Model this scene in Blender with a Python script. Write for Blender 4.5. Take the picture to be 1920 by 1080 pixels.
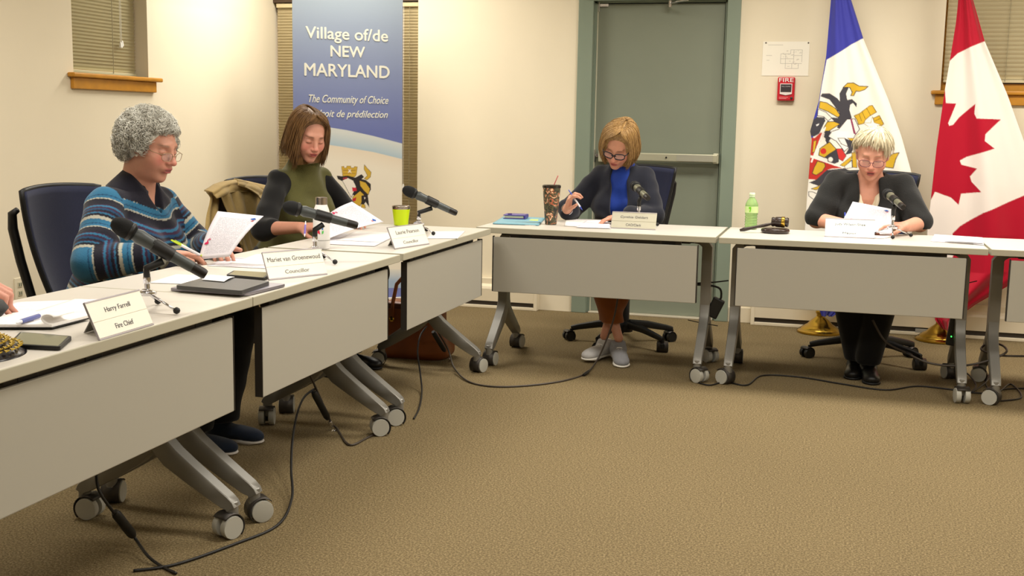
import bpy, bmesh, math, random
import numpy as np
from mathutils import Vector, Matrix
for _o in list(bpy.data.objects): bpy.data.objects.remove(_o)
random.seed(7); np.random.seed(7)
SC = bpy.context.scene; COL = SC.collection
PI = math.pi
# ---------------- camera ----------------
CH = 1.28
YAW, PITCH, ROLL, FPX = -.274129, .143348, .0178886, 2170.4
_d = np.array([math.sin(YAW)*math.cos(PITCH), math.cos(YAW)*math.cos(PITCH), -math.sin(PITCH)])
_r0 = np.array([math.cos(YAW), -math.sin(YAW), 0.]); _u0 = np.cross(_r0, _d)
_r = _r0*math.cos(ROLL)+_u0*math.sin(ROLL); _u = -_r0*math.sin(ROLL)+_u0*math.cos(ROLL)
cam = bpy.data.cameras.new('camera'); cam.sensor_width = 36; cam.lens = FPX*36/1920; cam.clip_start = .05
co = bpy.data.objects.new('camera', cam); COL.objects.link(co)
M = Matrix.Identity(4)
for i in range(3):
    M[i][0] = _r[i]; M[i][1] = _u[i]; M[i][2] = -_d[i]
M[2][3] = CH
co.matrix_world = M
SC.camera = co
def _ray(x, y): return _d+(x-960)/FPX*_r-(y-540)/FPX*_u
def atX(x, y, X): v = _ray(x, y); return np.array([0, 0, CH])+v*X/v[0]     # where the line of sight meets the plane X
def atY(x, y, Y): v = _ray(x, y); return np.array([0, 0, CH])+v*Y/v[1]
def atZ(x, y, Z): v = _ray(x, y); return np.array([0, 0, CH])+v*(Z-CH)/v[2]
def proj(P):
    q = np.asarray(P)-np.array([0, 0, CH]); w = q@_d
    return 960+FPX*(q@_r)/w, 540-FPX*(q@_u)/w
# ---------------- world, exposure, room lights ----------------
W = bpy.data.worlds.new('world'); SC.world = W; W.use_nodes = True
W.node_tree.nodes['Background'].inputs[0].default_value = (.75, .8, 1, 1)
W.node_tree.nodes['Background'].inputs[1].default_value = .02
SC.view_settings.view_transform = 'Standard'; SC.view_settings.look = 'None'
SC.view_settings.exposure = 0.0; SC.view_settings.gamma = 1; SC.view_settings.use_curve_mapping = False
LIGHT_W = 32.0; LIGHT_COL = (1, .955, .88)
FIX = [(-2.6, 1.2), (-.4, 1.2), (1.8, 1.2), (-2.6, 3.6), (-.4, 3.6), (1.8, 3.6), (-3.15, 6.75), (-.2, 6.0), (1.7, 6.0), (-.4, -1.3)]  # the panel by the banner is unseen, placed to brighten the far left corner
CEIL = 2.75
# ---------------- helpers ----------------
def lin(c): return tuple((v/255/12.92 if v/255 <= .04045 else ((v/255+.055)/1.055)**2.4) for v in c[:3])
MATS = {}
def mat(name, rgb, rough=.6, metal=0., spec=.5, noise=0., nscale=20., bump=0., bscale=200., alpha=1., trans=0., emit=0., attr=False, coat=0., sheen=0., ior=1.45):
    if name in MATS: return MATS[name]
    m = bpy.data.materials.new(name); m.use_nodes = True; nt = m.node_tree; N = nt.nodes; L = nt.links
    b = N['Principled BSDF']; c = (*lin(rgb), 1)
    b.inputs['Base Color'].default_value = c; b.inputs['Roughness'].default_value = rough; b.inputs['Metallic'].default_value = metal
    b.inputs['Specular IOR Level'].default_value = spec; b.inputs['IOR'].default_value = ior
    b.inputs['Alpha'].default_value = alpha; b.inputs['Transmission Weight'].default_value = trans
    b.inputs['Coat Weight'].default_value = coat; b.inputs['Sheen Weight'].default_value = sheen
    if emit:
        b.inputs['Emission Color'].default_value = c; b.inputs['Emission Strength'].default_value = emit
    tc = N.new('ShaderNodeTexCoord'); src = None
    if attr:
        a = N.new('ShaderNodeAttribute'); a.attribute_name = 'Col'; src = a.outputs['Color']; L.new(src, b.inputs['Base Color'])
    if noise:
        n = N.new('ShaderNodeTexNoise'); n.inputs['Scale'].default_value = nscale; n.inputs['Detail'].default_value = 4
        L.new(tc.outputs['Object'], n.inputs['Vector'])
        mr = N.new('ShaderNodeMapRange'); mr.inputs[1].default_value = .3; mr.inputs[2].default_value = .7
        mr.inputs[3].default_value = 1-noise; mr.inputs[4].default_value = 1+noise; L.new(n.outputs['Fac'], mr.inputs[0])
        mx = N.new('ShaderNodeMix'); mx.data_type = 'RGBA'; mx.blend_type = 'MULTIPLY'; mx.inputs[0].default_value = 1
        mx.inputs[6].default_value = c
        if src: L.new(src, mx.inputs[6])
        cb = N.new('ShaderNodeCombineColor')
        for k in range(3): L.new(mr.outputs[0], cb.inputs[k])
        L.new(cb.outputs[0], mx.inputs[7]); L.new(mx.outputs[2], b.inputs['Base Color'])
    if bump:
        n2 = N.new('ShaderNodeTexNoise'); n2.inputs['Scale'].default_value = bscale; n2.inputs['Detail'].default_value = 3
        L.new(tc.outputs['Object'], n2.inputs['Vector'])
        bp = N.new('ShaderNodeBump'); bp.inputs['Strength'].default_value = bump; bp.inputs['Distance'].default_value = .003
        L.new(n2.outputs['Fac'], bp.inputs['Height']); L.new(bp.outputs[0], b.inputs['Normal'])
    MATS[name] = m; return m
def mk(name, verts, faces, m, parent=None, smooth=False, cols=None, sharp=None):
    me = bpy.data.meshes.new(name); me.from_pydata([tuple(map(float, v)) for v in verts], [], [tuple(f) for f in faces]); me.update()
    if m: me.materials.append(m)
    if smooth: me.polygons.foreach_set('use_smooth', [True]*len(me.polygons))
    if sharp is not None:
        me.set_sharp_from_angle(angle=math.radians(sharp))
    if cols is not None:
        a = me.color_attributes.new('Col', 'FLOAT_COLOR', 'POINT'); a.data.foreach_set('color', np.hstack([cols, np.ones((len(cols), 1))]).astype(np.float32).ravel())
    o = bpy.data.objects.new(name, me); COL.objects.link(o)
    if parent: o.parent = parent
    return o
class G:                                     # a bag of verts and faces that becomes ONE mesh
    def __init__(s): s.v = []; s.f = []
    def add(s, v, f, T=None):
        n = len(s.v)
        if T is not None: v = [tuple(T@Vector(p)) for p in v]
        s.v += [tuple(p) for p in v]; s.f += [tuple(i+n for i in q) for q in f]; return s
    def box(s, a, b, bev=0., T=None):
        bm = bmesh.new(); bmesh.ops.create_cube(bm, size=1)
        for v in bm.verts: v.co = Vector([a[i]+(b[i]-a[i])*(v.co[i]+.5) for i in range(3)])
        if bev: bmesh.ops.bevel(bm, geom=bm.edges[:], offset=bev, segments=2, affect='EDGES', profile=.5)
        s.add([v.co[:] for v in bm.verts], [[v.index for v in f.verts] for f in bm.faces], T); bm.free(); return s
    def tube(s, pts, r, n=8, T=None, sx=1., closed=False, up=None):
        pts = [Vector(p) for p in pts]; m = len(pts); rr = r if hasattr(r, '__len__') else [r]*m; vs = []; fs = []; prev = None
        for i, p in enumerate(pts):
            if closed: t = (pts[(i+1) % m]-pts[i-1])
            else: t = (pts[min(i+1, m-1)]-pts[max(i-1, 0)])
            t = t.normalized() if t.length > 1e-9 else Vector((0, 0, 1))
            if prev is None:
                ref = Vector(up) if up else (Vector((0, 0, 1)) if abs(t.z) < .9 else Vector((1, 0, 0)))
                a = ref-t*ref.dot(t); a.normalize()
            else:
                a = prev-t*prev.dot(t)
                if a.length < 1e-6: a = t.orthogonal()
                a.normalize()
            prev = a; b = t.cross(a)
            for k in range(n):
                w = 2*PI*k/n; vs.append(p+(a*math.cos(w)+b*math.sin(w)*sx)*rr[i])
        for i in range(m if closed else m-1):
            for k in range(n):
                j = (i+1) % m
                fs.append((i*n+k, i*n+(k+1) % n, j*n+(k+1) % n, j*n+k))
        if not closed: fs += [tuple(range(n-1, -1, -1)), tuple((m-1)*n+k for k in range(n))]
        return s.add(vs, fs, T)
    def lathe(s, prof, n=32, T=None, cap=True):
        vs = []; fs = []; m = len(prof)
        for r, z in prof:
            for k in range(n): vs.append((r*math.cos(2*PI*k/n), r*math.sin(2*PI*k/n), z))
        for i in range(m-1):
            for k in range(n): fs.append((i*n+k, i*n+(k+1) % n, (i+1)*n+(k+1) % n, (i+1)*n+k))
        if cap: fs += [tuple(range(n-1, -1, -1)), tuple((m-1)*n+k for k in range(n))]
        return s.add(vs, fs, T)
    def prism(s, poly, z0, z1, T=None):
        n = len(poly); vs = [(p[0], p[1], z0) for p in poly]+[(p[0], p[1], z1) for p in poly]
        fs = [tuple(range(n-1, -1, -1)), tuple(range(n, 2*n))]+[(i, (i+1) % n, n+(i+1) % n, n+i) for i in range(n)]
        return s.add(vs, fs, T)
    def grid(s, P):                          # P: (nu, nv, 3) array
        nu, nv = P.shape[:2]; idx = np.arange(nu*nv).reshape(nu, nv)
        q = np.stack([idx[:-1, :-1], idx[1:, :-1], idx[1:, 1:], idx[:-1, 1:]], -1).reshape(-1, 4)
        return s.add(P.reshape(-1, 3).tolist(), q.tolist())
    def build(s, name, m, parent=None, smooth=False, sharp=None): return mk(name, s.v, s.f, m, parent, smooth or sharp is not None, None, sharp)
def thing(name, label, cat, loc=(0, 0, 0), rz=0., group=None):
    o = bpy.data.objects.new(name, None); COL.objects.link(o); o.location = tuple(map(float, loc)); o.rotation_euler = (0, 0, rz)
    o.empty_display_size = .05; o['label'] = label; o['category'] = cat
    if group: o['group'] = group
    return o
def tag(o, label, cat, group=None):
    o['label'] = label; o['category'] = cat
    if group: o['group'] = group
    return o
def struct(o): o['kind'] = 'structure'; return o
def copy_tree(o, parent=None):
    c = o.copy(); COL.objects.link(c); c.parent = parent
    for ch in [x for x in o.children]: copy_tree(ch, c)
    return c
def Tm(loc=(0, 0, 0), rx=0, ry=0, rz=0): return Matrix.Translation(Vector(loc))@Matrix.Rotation(rz, 4, 'Z')@Matrix.Rotation(ry, 4, 'Y')@Matrix.Rotation(rx, 4, 'X')
def frame(o, x, y):                          # matrix with origin o, first axis x, second close to y
    x = Vector(x).normalized(); z = x.cross(Vector(y)).normalized(); y = z.cross(x)
    m = Matrix.Identity(4)
    for i in range(3): m[i][0] = x[i]; m[i][1] = y[i]; m[i][2] = z[i]; m[i][3] = o[i]
    return m
def text(name, body, m, parent, T, width=None, size=.05, extr=.0003, shear=0., off=0., align='CENTER', height=None, bold=0.):
    c = bpy.data.curves.new(name, 'FONT'); c.body = body; c.size = size; c.extrude = extr; c.shear = shear; c.offset = off
    c.align_x = align; c.align_y = 'CENTER'; c.resolution_u = 4
    t = bpy.data.objects.new(name, c); COL.objects.link(t)
    dg = bpy.context.evaluated_depsgraph_get(); me = bpy.data.meshes.new_from_object(t.evaluated_get(dg))
    bpy.data.objects.remove(t); bpy.data.curves.remove(c)
    xs = [v.co.x for v in me.vertices]; w = max(xs)-min(xs); cx = (max(xs)+min(xs))/2
    sx = width/w if width else 1.
    ys = [v.co.y for v in me.vertices]; sy = height/(max(ys)-min(ys)) if height else (sx if width else 1)
    for v in me.vertices:
        v.co.x = (v.co.x-(cx if align == 'CENTER' else 0))*sx; v.co.y *= sy
    if bold:                                   # heavier strokes: the same glyphs laid side by side
        bm = bmesh.new(); bm.from_mesh(me); g0 = bm.verts[:]+bm.edges[:]+bm.faces[:]
        for i_, (sx_, sy_) in enumerate(((bold, 0), (-bold, 0), (0, bold), (0, -bold))):
            d_ = bmesh.ops.duplicate(bm, geom=g0)['geom']; bmesh.ops.translate(bm, verts=[v for v in d_ if isinstance(v, bmesh.types.BMVert)], vec=(sx_, sy_, .00022*(i_+1)))
        bm.to_mesh(me); bm.free()
    me.transform(T); me.materials.clear(); me.materials.append(m)
    o = bpy.data.objects.new(name, me); COL.objects.link(o); o.parent = parent; return o
def inpoly(px, py, poly):
    ins = np.zeros(px.shape, bool); n = len(poly)
    for i in range(n):
        x1, y1 = poly[i]; x2, y2 = poly[(i+1) % n]
        if y1 == y2: continue
        c = ((y1 > py) != (y2 > py)) & (px < (x2-x1)*(py-y1)/(y2-y1)+x1); ins ^= c
    return ins
def edgedist(px, py, poly):
    d = np.full(px.shape, 1e9); n = len(poly)
    for i in range(n):
        x1, y1 = poly[i]; x2, y2 = poly[(i+1) % n]; dx, dy = x2-x1, y2-y1; L2 = dx*dx+dy*dy+1e-9
        t = np.clip(((px-x1)*dx+(py-y1)*dy)/L2, 0, 1); d = np.minimum(d, np.hypot(px-x1-t*dx, py-y1-t*dy))
    return d
# ---------------- shared materials ----------------
M_alu = mat('brushed_grey_metal', (134, 132, 126), .42, .45)
M_dkmet = mat('dark_grey_metal', (62, 58, 54), .45, .6)
M_chrome = mat('chrome', (215, 215, 220), .12, 1.)
M_blackp = mat('black_plastic', (18, 18, 18), .45)
M_greyp = mat('grey_plastic', (150, 150, 145), .5)
M_paper = None
M_whitep = mat('white_paint', (225, 218, 200), .45)
M_wood = mat('honey_wood', (190, 132, 40), .4, noise=.12, nscale=12)
M_brass = mat('polished_brass', (200, 165, 70), .18, 1.)
M_white = mat('matt_white', (238, 236, 230), .6)
M_ink = mat('dark_print', (60, 60, 66), .6)
# ================= THE ROOM =================
def wall_mat():
    m = mat('cream_wall_paint', (226, 215, 190), .85, noise=.012, nscale=3, bump=.08, bscale=350); return m
M_wall = wall_mat()
XL, XR, YB, YF = -3.945, 3.7, 7.61, -2.6
# carpet
def carpet():
    m = bpy.data.materials.new('speckled_carpet'); m.use_nodes = True; nt = m.node_tree; N = nt.nodes; L = nt.links; b = N['Principled BSDF']
    tc = N.new('ShaderNodeTexCoord'); n = N.new('ShaderNodeTexNoise'); n.inputs['Scale'].default_value = 150; n.inputs['Detail'].default_value = 5; n.inputs['Roughness'].default_value = .75
    L.new(tc.outputs['Object'], n.inputs['Vector'])
    r = N.new('ShaderNodeValToRGB'); e = r.color_ramp.elements
    e[0].position = .33; e[0].color = (*lin((74, 63, 44)), 1); e[1].position = .68; e[1].color = (*lin((157, 140, 106)), 1)
    q = e.new(.5); q.color = (*lin((112, 97, 68)), 1)
    L.new(n.outputs['Fac'], r.inputs[0])
    n2 = N.new('ShaderNodeTexNoise'); n2.inputs['Scale'].default_value = 1.3; L.new(tc.outputs['Object'], n2.inputs['Vector'])
    mr = N.new('ShaderNodeMapRange'); mr.inputs[3].default_value = .93; mr.inputs[4].default_value = 1.07; L.new(n2.outputs['Fac'], mr.inputs[0])
    mx = N.new('ShaderNodeVectorMath'); mx.operation = 'SCALE'; L.new(r.outputs[0], mx.inputs[0]); L.new(mr.outputs[0], mx.inputs['Scale'])
    L.new(mx.outputs[0], b.inputs['Base Color']); b.inputs['Roughness'].default_value = .95; b.inputs['Specular IOR Level'].default_value = .15
    v = N.new('ShaderNodeTexVoronoi'); v.inputs['Scale'].default_value = 260; L.new(tc.outputs['Object'], v.inputs['Vector'])
    bp = N.new('ShaderNodeBump'); bp.inputs['Strength'].default_value = .5; bp.inputs['Distance'].default_value = .004; L.new(v.outputs['Distance'], bp.inputs['Height']); L.new(bp.outputs[0], b.inputs['Normal'])
    return m
struct(G().box((XL-.3, YF-.2, -.1), (XR+.2, YB+.4, 0)).build('floor', carpet()))
struct(G().box((XL-.3, YF-.2, CEIL), (XR+.2, YB+.4, CEIL+.1)).build('ceiling', mat('ceiling_tile', (225, 222, 212), .9, bump=.2, bscale=90)))
def wall_x(g, x0, x1, ylo, yhi, opens):        # wall slab spanning y with openings (y0,y1,z0,z1)
    ys = ylo
    for (a, b, z0, z1) in opens:
        g.box((x0, ys, 0), (x1, a, CEIL)); g.box((x0, a, 0), (x1, b, z0)); g.box((x0, a, z1), (x1, b, CEIL)); ys = b
    g.box((x0, ys, 0), (x1, yhi, CEIL))
def wall_y(g, y0, y1, xlo, xhi, opens):
    xs = xlo
    for (a, b, z0, z1) in opens:
        if a > xs: g.box((xs, y0, 0), (a, y1, CEIL))
        if z0 > 0: g.box((a, y0, 0), (b, y1, z0))
        g.box((a, y0, z1), (b, y1, CEIL)); xs = b
    g.box((xs, y0, 0), (xhi, y1, CEIL))
W1 = (5.365, 6.06, 1.493, 2.3)
g = G(); wall_x(g, XL-.16, XL, YF-.1, YB+.16, [W1]); struct(g.build('wall_left', M_wall))
DX0, DX1, DZ = -1.665, -.70, 2.085
W2 = (XL+.0, -2.84, .5, 2.2); W3 = (.555, 1.75, 1.51, 2.4)
g = G(); wall_y(g, YB, YB+.16, XL, XR, [W2, (DX0, DX1, 0, DZ), W3]); struct(g.build('wall_back', M_wall))
g = G(); g.box((XR, YF-.1, 0), (XR+.1, YB+.16, CEIL)); struct(g.build('wall_right', M_wall))
g = G(); g.box((XL-.16, YF-.1, 0), (XR+.1, YF, CEIL)); struct(g.build('wall_front', M_wall))
# night outside behind panes
M_glass = mat('window_glass', (30, 34, 40), .05, alpha=1, spec=.6)
def window(n, axis, a, b, z0, z1):
    # opening a..b ; frame at the outer half of the wall
    r = bpy.data.objects.new('window_%d' % n, None); COL.objects.link(r); struct(r)
    d0, d1 = .11, .15
    def bx(g, p, q, dd0, dd1):
        if axis == 'x': g.box((XL-dd1, p[0], p[1]), (XL-dd0, q[0], q[1]))
        else: g.box((p[0], YB+dd0, p[1]), (q[0], YB+dd1, q[1]))
    f = G(); w = .04
    bx(f, (a, z0), (a+w, z1), d0, d1); bx(f, (b-w, z0), (b, z1), d0, d1); bx(f, (a, z0), (b, z0+w), d0, d1); bx(f, (a, z1-w), (b, z1), d0, d1)
    bx(f, ((a+b)/2-.015, z0), ((a+b)/2+.015, z1), d0, d1)
    f.build('window_frame', M_wood, r)
    p = G(); bx(p, (a+w*.8, z0+w*.8), (b-w*.8, z1-w*.8), .125, .131); p.build('pane', M_glass, r)
    return r
def sill(r, axis, a, b, z):
    g = G()
    def bx(a0, b0, zz0, zz1, dep0, dep1, bev):
        if axis == 'x': g.box((XL+dep0, a0, zz0), (XL+dep1, b0, zz1), bev)
        else: g.box((a0, YB-dep1, zz0), (b0, YB-dep0, zz1), bev)
    bx(a-.055, b+.085, z-.024, z, -.0, .045, .007)
    bx(a+.001, b-.001, z-.024, z, -.11, .0, .0)
    bx(a-.03, b+.05, z-.085, z-.024, 0, .022, .004)
    return g.build('window_sill', M_wood, r)
w1 = window(1, 'x', *W1); sill(w1, 'x', W1[0], W1[1], W1[2])
w2 = window(2, 'y', *W2); 
w3 = window(3, 'y', *W3); sill(w3, 'y', W3[0], W3[1], W3[2])
# wooden bed moulding under the right blind
G().box((W3[0]+.001, YB+.06, W3[2]), (W3[1]-.001, YB+.075, W3[2]+.045)).build('bottom_frame', M_wood, w3)
# blinds
def blind(label, axis, a, b, ztop, zbot, depth, slat, col, cords, tassel=None, side=-1, tilt=1.05):
    cm = mat('blind_'+label.split()[0]+str(int(slat*1e4)), col, .5)
    if axis == 'x': r = thing('window_blind', label, 'blind', (XL-depth, (a+b)/2, zbot), PI/2, 'horizontal slat blinds')
    else: r = thing('window_blind', label, 'blind', ((a+b)/2, YB+depth, zbot), 0, 'horizontal slat blinds')
    hw = (b-a)/2; H = ztop-zbot
    g = G(); n = int((H-.045)/slat)
    w = slat*.62
    for i in range(n):
        z = .022+(i+.5)*slat
        T = Tm((0, 0, z), rx=-tilt)
        g.add([(-hw, -w, 0), (hw, -w, 0), (hw, 0, .0022), (-hw, 0, .0022), (-hw, w, 0), (hw, w, 0)], [(0, 1, 2, 3), (3, 2, 5, 4)], T)
    s = g.build('slats', cm, r); md = s.modifiers.new('thick', 'SOLIDIFY'); md.thickness = .0006
    G().box((-hw, -.012, 0), (hw, .012, .018), .003).build('bottom_rail', cm, r)
    G().box((-hw, -.02, H-.03), (hw, .02, H), .003).build('head_rail', cm, r)
    for c in cords:
        x = -hw+c*(b-a)
        G().tube([(x, -.014, .01), (x, -.014, H-.02)], .0016, 5).build('ladder_cord', mat('blind_cord', (150, 142, 115), .8), r)
    if tassel:
        x, zt = tassel
        G().tube([(x, -.022, H-.02), (x, -.022, zt)], .0012, 5).tube([(x+.012, -.022, H-.02), (x+.012, -.022, zt+.01)], .0012, 5).build('pull_cord', M_white, r)
        G().lathe([(.003, .03), (.006, .024), (.010, 0), (.008, -.004)], 12, Tm((x, -.024, zt-.02))).lathe([(.003, .03), (.006, .024), (.009, 0), (.007, -.004)], 12, Tm((x+.014, -.024, zt-.012))).build('cord_tassel', M_white, r)
    return r
blind('beige slat blind in the small window above the woman in stripes', 'x', W1[0]+.01, W1[1]-.006, 2.28, 1.497, .085, .0190, (205, 196, 158), [.12, .66], (.17, .18))
blind('tan slat blind largely hidden behind the tall blue banner', 'y', W2[0]+.02, W2[1]-.012, 2.075, .53, .05, .0200, (204, 188, 148), [.35, .94], (.42, .28))
blind('beige slat blind above the wooden sill behind the maple leaf flag', 'y', W3[0]+.015, W3[1]-.01, 2.38, 1.56, .05, .0260, (206, 194, 158), [.3, .75], (-.115, .045))
# alcove lining under the head of window 2
G().box((W2[0], YB+.02, 2.08), (W2[1], YB+.05, 2.2)).build('valance', mat('dark_valance', (70, 52, 36), .6), w2)
# ---------- door ----------
M_door = mat('grey_green_door_paint', (122, 128, 112), .45, noise=.02, nscale=4)
M_frame = mat('grey_green_frame_paint', (126, 138, 122), .42)
dr = bpy.data.objects.new('door_1', None); COL.objects.link(dr); struct(dr)
g = G()
for (x0, x1, s) in ((-1.715, -1.615, 1), (-.75, -.665, -1)):
    g.box((x0, YB-.02, 0), (x1, YB+.03, 2.14), .004)
g.box((-1.63, YB+.03, 0), (-1.600, YB+.16, 2.1)); g.box((-.765, YB+.03, 0), (-.735, YB+.16, 2.1))
g.box((-1.66, YB-.02, 2.065), (-.70, YB+.03, 2.15), .004); g.box((-1.63, YB+.03, 2.055), (-.735, YB+.16, 2.1))
g.build('door_frame', M_frame, dr)
G().box((-1.596, YB+.045, .012), (-.769, YB+.09, 2.05), .003).build('door_leaf', M_door, dr)
G().box((-1.599, YB+.033, .012), (-1.5925, YB+.05, 2.05)).build('door_edge_seal', mat('pale_seal', (190, 188, 165), .6), dr)
G().box((-1.60, YB-.01, 0), (-.765, YB+.14, .012), .003).build('threshold', mat('threshold_alu', (205, 196, 175), .35, .4), dr)
for z in (2.03, 1.05, .2):
    G().box((-1.585, YB+.030, z-.0), (-1.525, YB+.046, z+.022), .003).tube([(-1.59, YB+.035, z-.03), (-1.59, YB+.035, z+.05)], .006, 8).build('hinge', M_chrome, dr)
M_bar = mat('satin_bar', (186, 184, 160), .35, .5)
g = G().box((-1.50, YB-.045, 1.035), (-.772, YB-.005, 1.088), .006)
pb = g.build('push_bar', M_bar, dr)
G().box((-1.56, YB-.005, 1.02), (-1.46, YB+.045, 1.10), .006).box((-.80, YB-.04, 1.028), (-.765, YB+.045, 1.095), .005).build('bar_bracket', M_bar, pb)
G().box((-1.035, YB-.048, 1.04), (-.80, YB-.044, 1.083), .001).build('bar_plate', mat('bar_plate', (168, 166, 150), .4, .4), pb)
G().lathe([(.006, 0), (.006, .004)], 12, Tm((-1.10, YB-.049, 1.062), rx=PI/2)).build('key_hole', M_blackp, pb)
cl = G().box((-1.32, YB-.01, 2.072), (-1.02, YB-.0, 2.14), .004)
cl.box((-1.32, YB-.06, 2.085), (-1.02, YB-.01, 2.14), .006).build('closer_body', M_greyp, dr)
G().tube([(-1.10, YB-.03, 2.075), (-1.115, YB-.02, 2.045), (-.99, YB-.12, 2.055)], .007, 8).lathe([(.012, -.02), (.012, .02)], 12, Tm((-1.115, YB-.02, 2.04))).build('closer_arm', M_chrome, dr)
# ---------- heaters ----------
M_heat = mat('heater_enamel', (222, 210, 184), .4)
def heater(x0, x1, label):
    r = thing('baseboard_heater', label, 'heater', ((x0+x1)/2, YB-.035, 0)); h = (x1-x0)/2
    G().prism([(-.034, .05), (-.036, .135), (-.03, .15), (.0, .165), (0, .155), (-.025, .145), (-.03, .13), (-.028, .05)], -h, h, Matrix(((0, 0, 1, 0), (1, 0, 0, 0), (0, 1, 0, 0), (0, 0, 0, 1)))).build('front_cover', M_heat, r)
    G().box((-h, .0, 0), (h, .033, .205), .003).build('back_plate', M_heat, r)
    G().box((-h+.01, -.02, .022), (h-.01, .005, .13)).build('heating_fin', mat('dark_fin', (60, 52, 44), .7), r)
    G().box((-h, -.036, 0), (h, .0, .02), .003).build('bottom_strip', M_heat, r)
    for s in (-1, 1): G().box((s*h-.012, -.038, 0), (s*h+.012, .034, .2), .003).build('end_cap', M_heat, r)
    x = -h+1.
    while x < h-.2:
        G().box((x, -.037, .018), (x+.14, -.03, .042), .002).build('bracket', M_greyp, r); x += 1.1
    return r
heater(-3.86, -1.955, 'cream baseboard heater in the corner left of the door')
heater(-.50, 3.5, 'long cream baseboard heater running behind the flag stands')
struct(G().box((-.66, YB-.014, 0), (-.515, YB, .1), .003).build('baseboard_back', M_heat))
struct(G().box((XL, YF, 0), (XL+.014, YB-.08, .09), .003).build('baseboard_left', M_heat))
# ---------- wall things ----------
r = thing('electrical_outlet', 'white electrical outlet on the left wall beside the chair', 'outlet', (XL, 4.87, .40), PI/2)
G().box((-.036, -.006, -.057), (.036, 0, .057), .003).build('cover_plate', mat('outlet_white', (226, 216, 190), .4), r)
for z in (-.022, .022):
    G().box((-.016, -.009, z-.014), (.016, -.005, z+.014), .003).build('socket', mat('outlet_ivory', (200, 192, 165), .4), r)
for (x, z) in ((-.009, .014), (.004, .014), (-.009, -.03), (.004, -.03)): G().box((x, -.0096, z), (x+.005, -.0088, z+.016)).build('socket_slot', mat('outlet_dark', (60, 75, 60), .6), r)
# floor plan sheet
r = thing('floor_plan_sheet', 'white evacuation floor plan sheet pinned above the red fire alarm', 'paper sheet', (-.377, YB-.001, 1.698))
g = G(); g.box((-.143, -.002, -.106), (.143, -.0005, .106)); g.build('sheet', mat('sheet_white', (236, 230, 214), .6), r)
random.seed(3); g = G(); ln = lambda x0, z0, x1, z1, t=.0011: g.box((min(x0, x1)-t, -.0026, min(z0, z1)-t), (max(x0, x1)+t, -.002, max(z0, z1)+t))
for (a, b, c, d) in [(-.03, .03, .03, .03), (-.03, .03, -.03, -.03), (.03, .03, .03, .055), (.03, .055, .1, .055), (.1, .055, .1, -.02), (-.03, -.03, .1, -.03), (0, .03, 0, -.03), (.05, .055, .05, -.03), (.05, .02, .1, .02), (-.03, 0, .05, 0), (.0, -.03, .0, -.06), (.0, -.06, .08, -.06), (.08, -.06, .08, -.03), (.04, -.03, .04, -.06), (-.11, .085, -.02, .085), (-.12, .02, -.085, .02), (-.115, -.01, -.1, -.01)]: ln(a, b, c, d, .0009)
for _ in range(26):
    x = random.uniform(-.02, .09); z = random.uniform(-.05, .05); ln(x, z, x+random.uniform(.004, .014), z, .0007)
g.build('plan_lines', mat('plan_grey', (165, 160, 150), .7), r)
for x in (-.125, .135): G().lathe([(.004, 0), (.005, .003), (.003, .005)], 10, Tm((x, -.002, .098), rx=PI/2)).build('pin', mat('pin_dark', (90, 80, 70), .4), r)
# fire alarm
M_red = mat('alarm_red', (190, 22, 40), .35)
r = thing('fire_alarm', 'red pull-down fire alarm box on the back wall', 'fire alarm', (-.363, YB, 1.508))
G().box((-.053, -.04, -.072), (.053, 0, .075), .008).build('case', M_red, r)
G().prism([(-.037, -.030), (.0, -.038), (.037, -.030), (.037, .034), (-.037, .034)], -.0, .006, frame((0, -.041, 0), (1, 0, 0), (0, 0, 1))).build('trim', mat('alarm_white', (225, 215, 210), .4), r)
h = G().box((-.033, -.050, -.018), (.033, -.044, .030), .002).build('pull_handle', mat('alarm_dark', (50, 42, 45), .4), r)
text('lettering', 'FIRE', M_white, r, frame((0, -.0425, .055), (1, 0, 0), (0, 0, 1)), width=.088, height=.024, off=.0, extr=.001)
text('lettering', 'PULL DOWN', mat('alarm_grey', (190, 185, 185), .4), h, frame((0, -.0505, .016), (1, 0, 0), (0, 0, 1)), width=.052, extr=.0006)
G().box((-.04, -.0415, -.052), (.015, -.0395, -.049)).box((-.04, -.0415, -.060), (.005, -.0395, -.057)).build('small_print', mat('alarm_pink', (225, 150, 150), .5), r)
G().lathe([(.008, 0), (.008, .004), (.004, .005)], 12, Tm((.036, -.04, -.055), rx=PI/2)).build('lock', M_dkmet, r)
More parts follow.
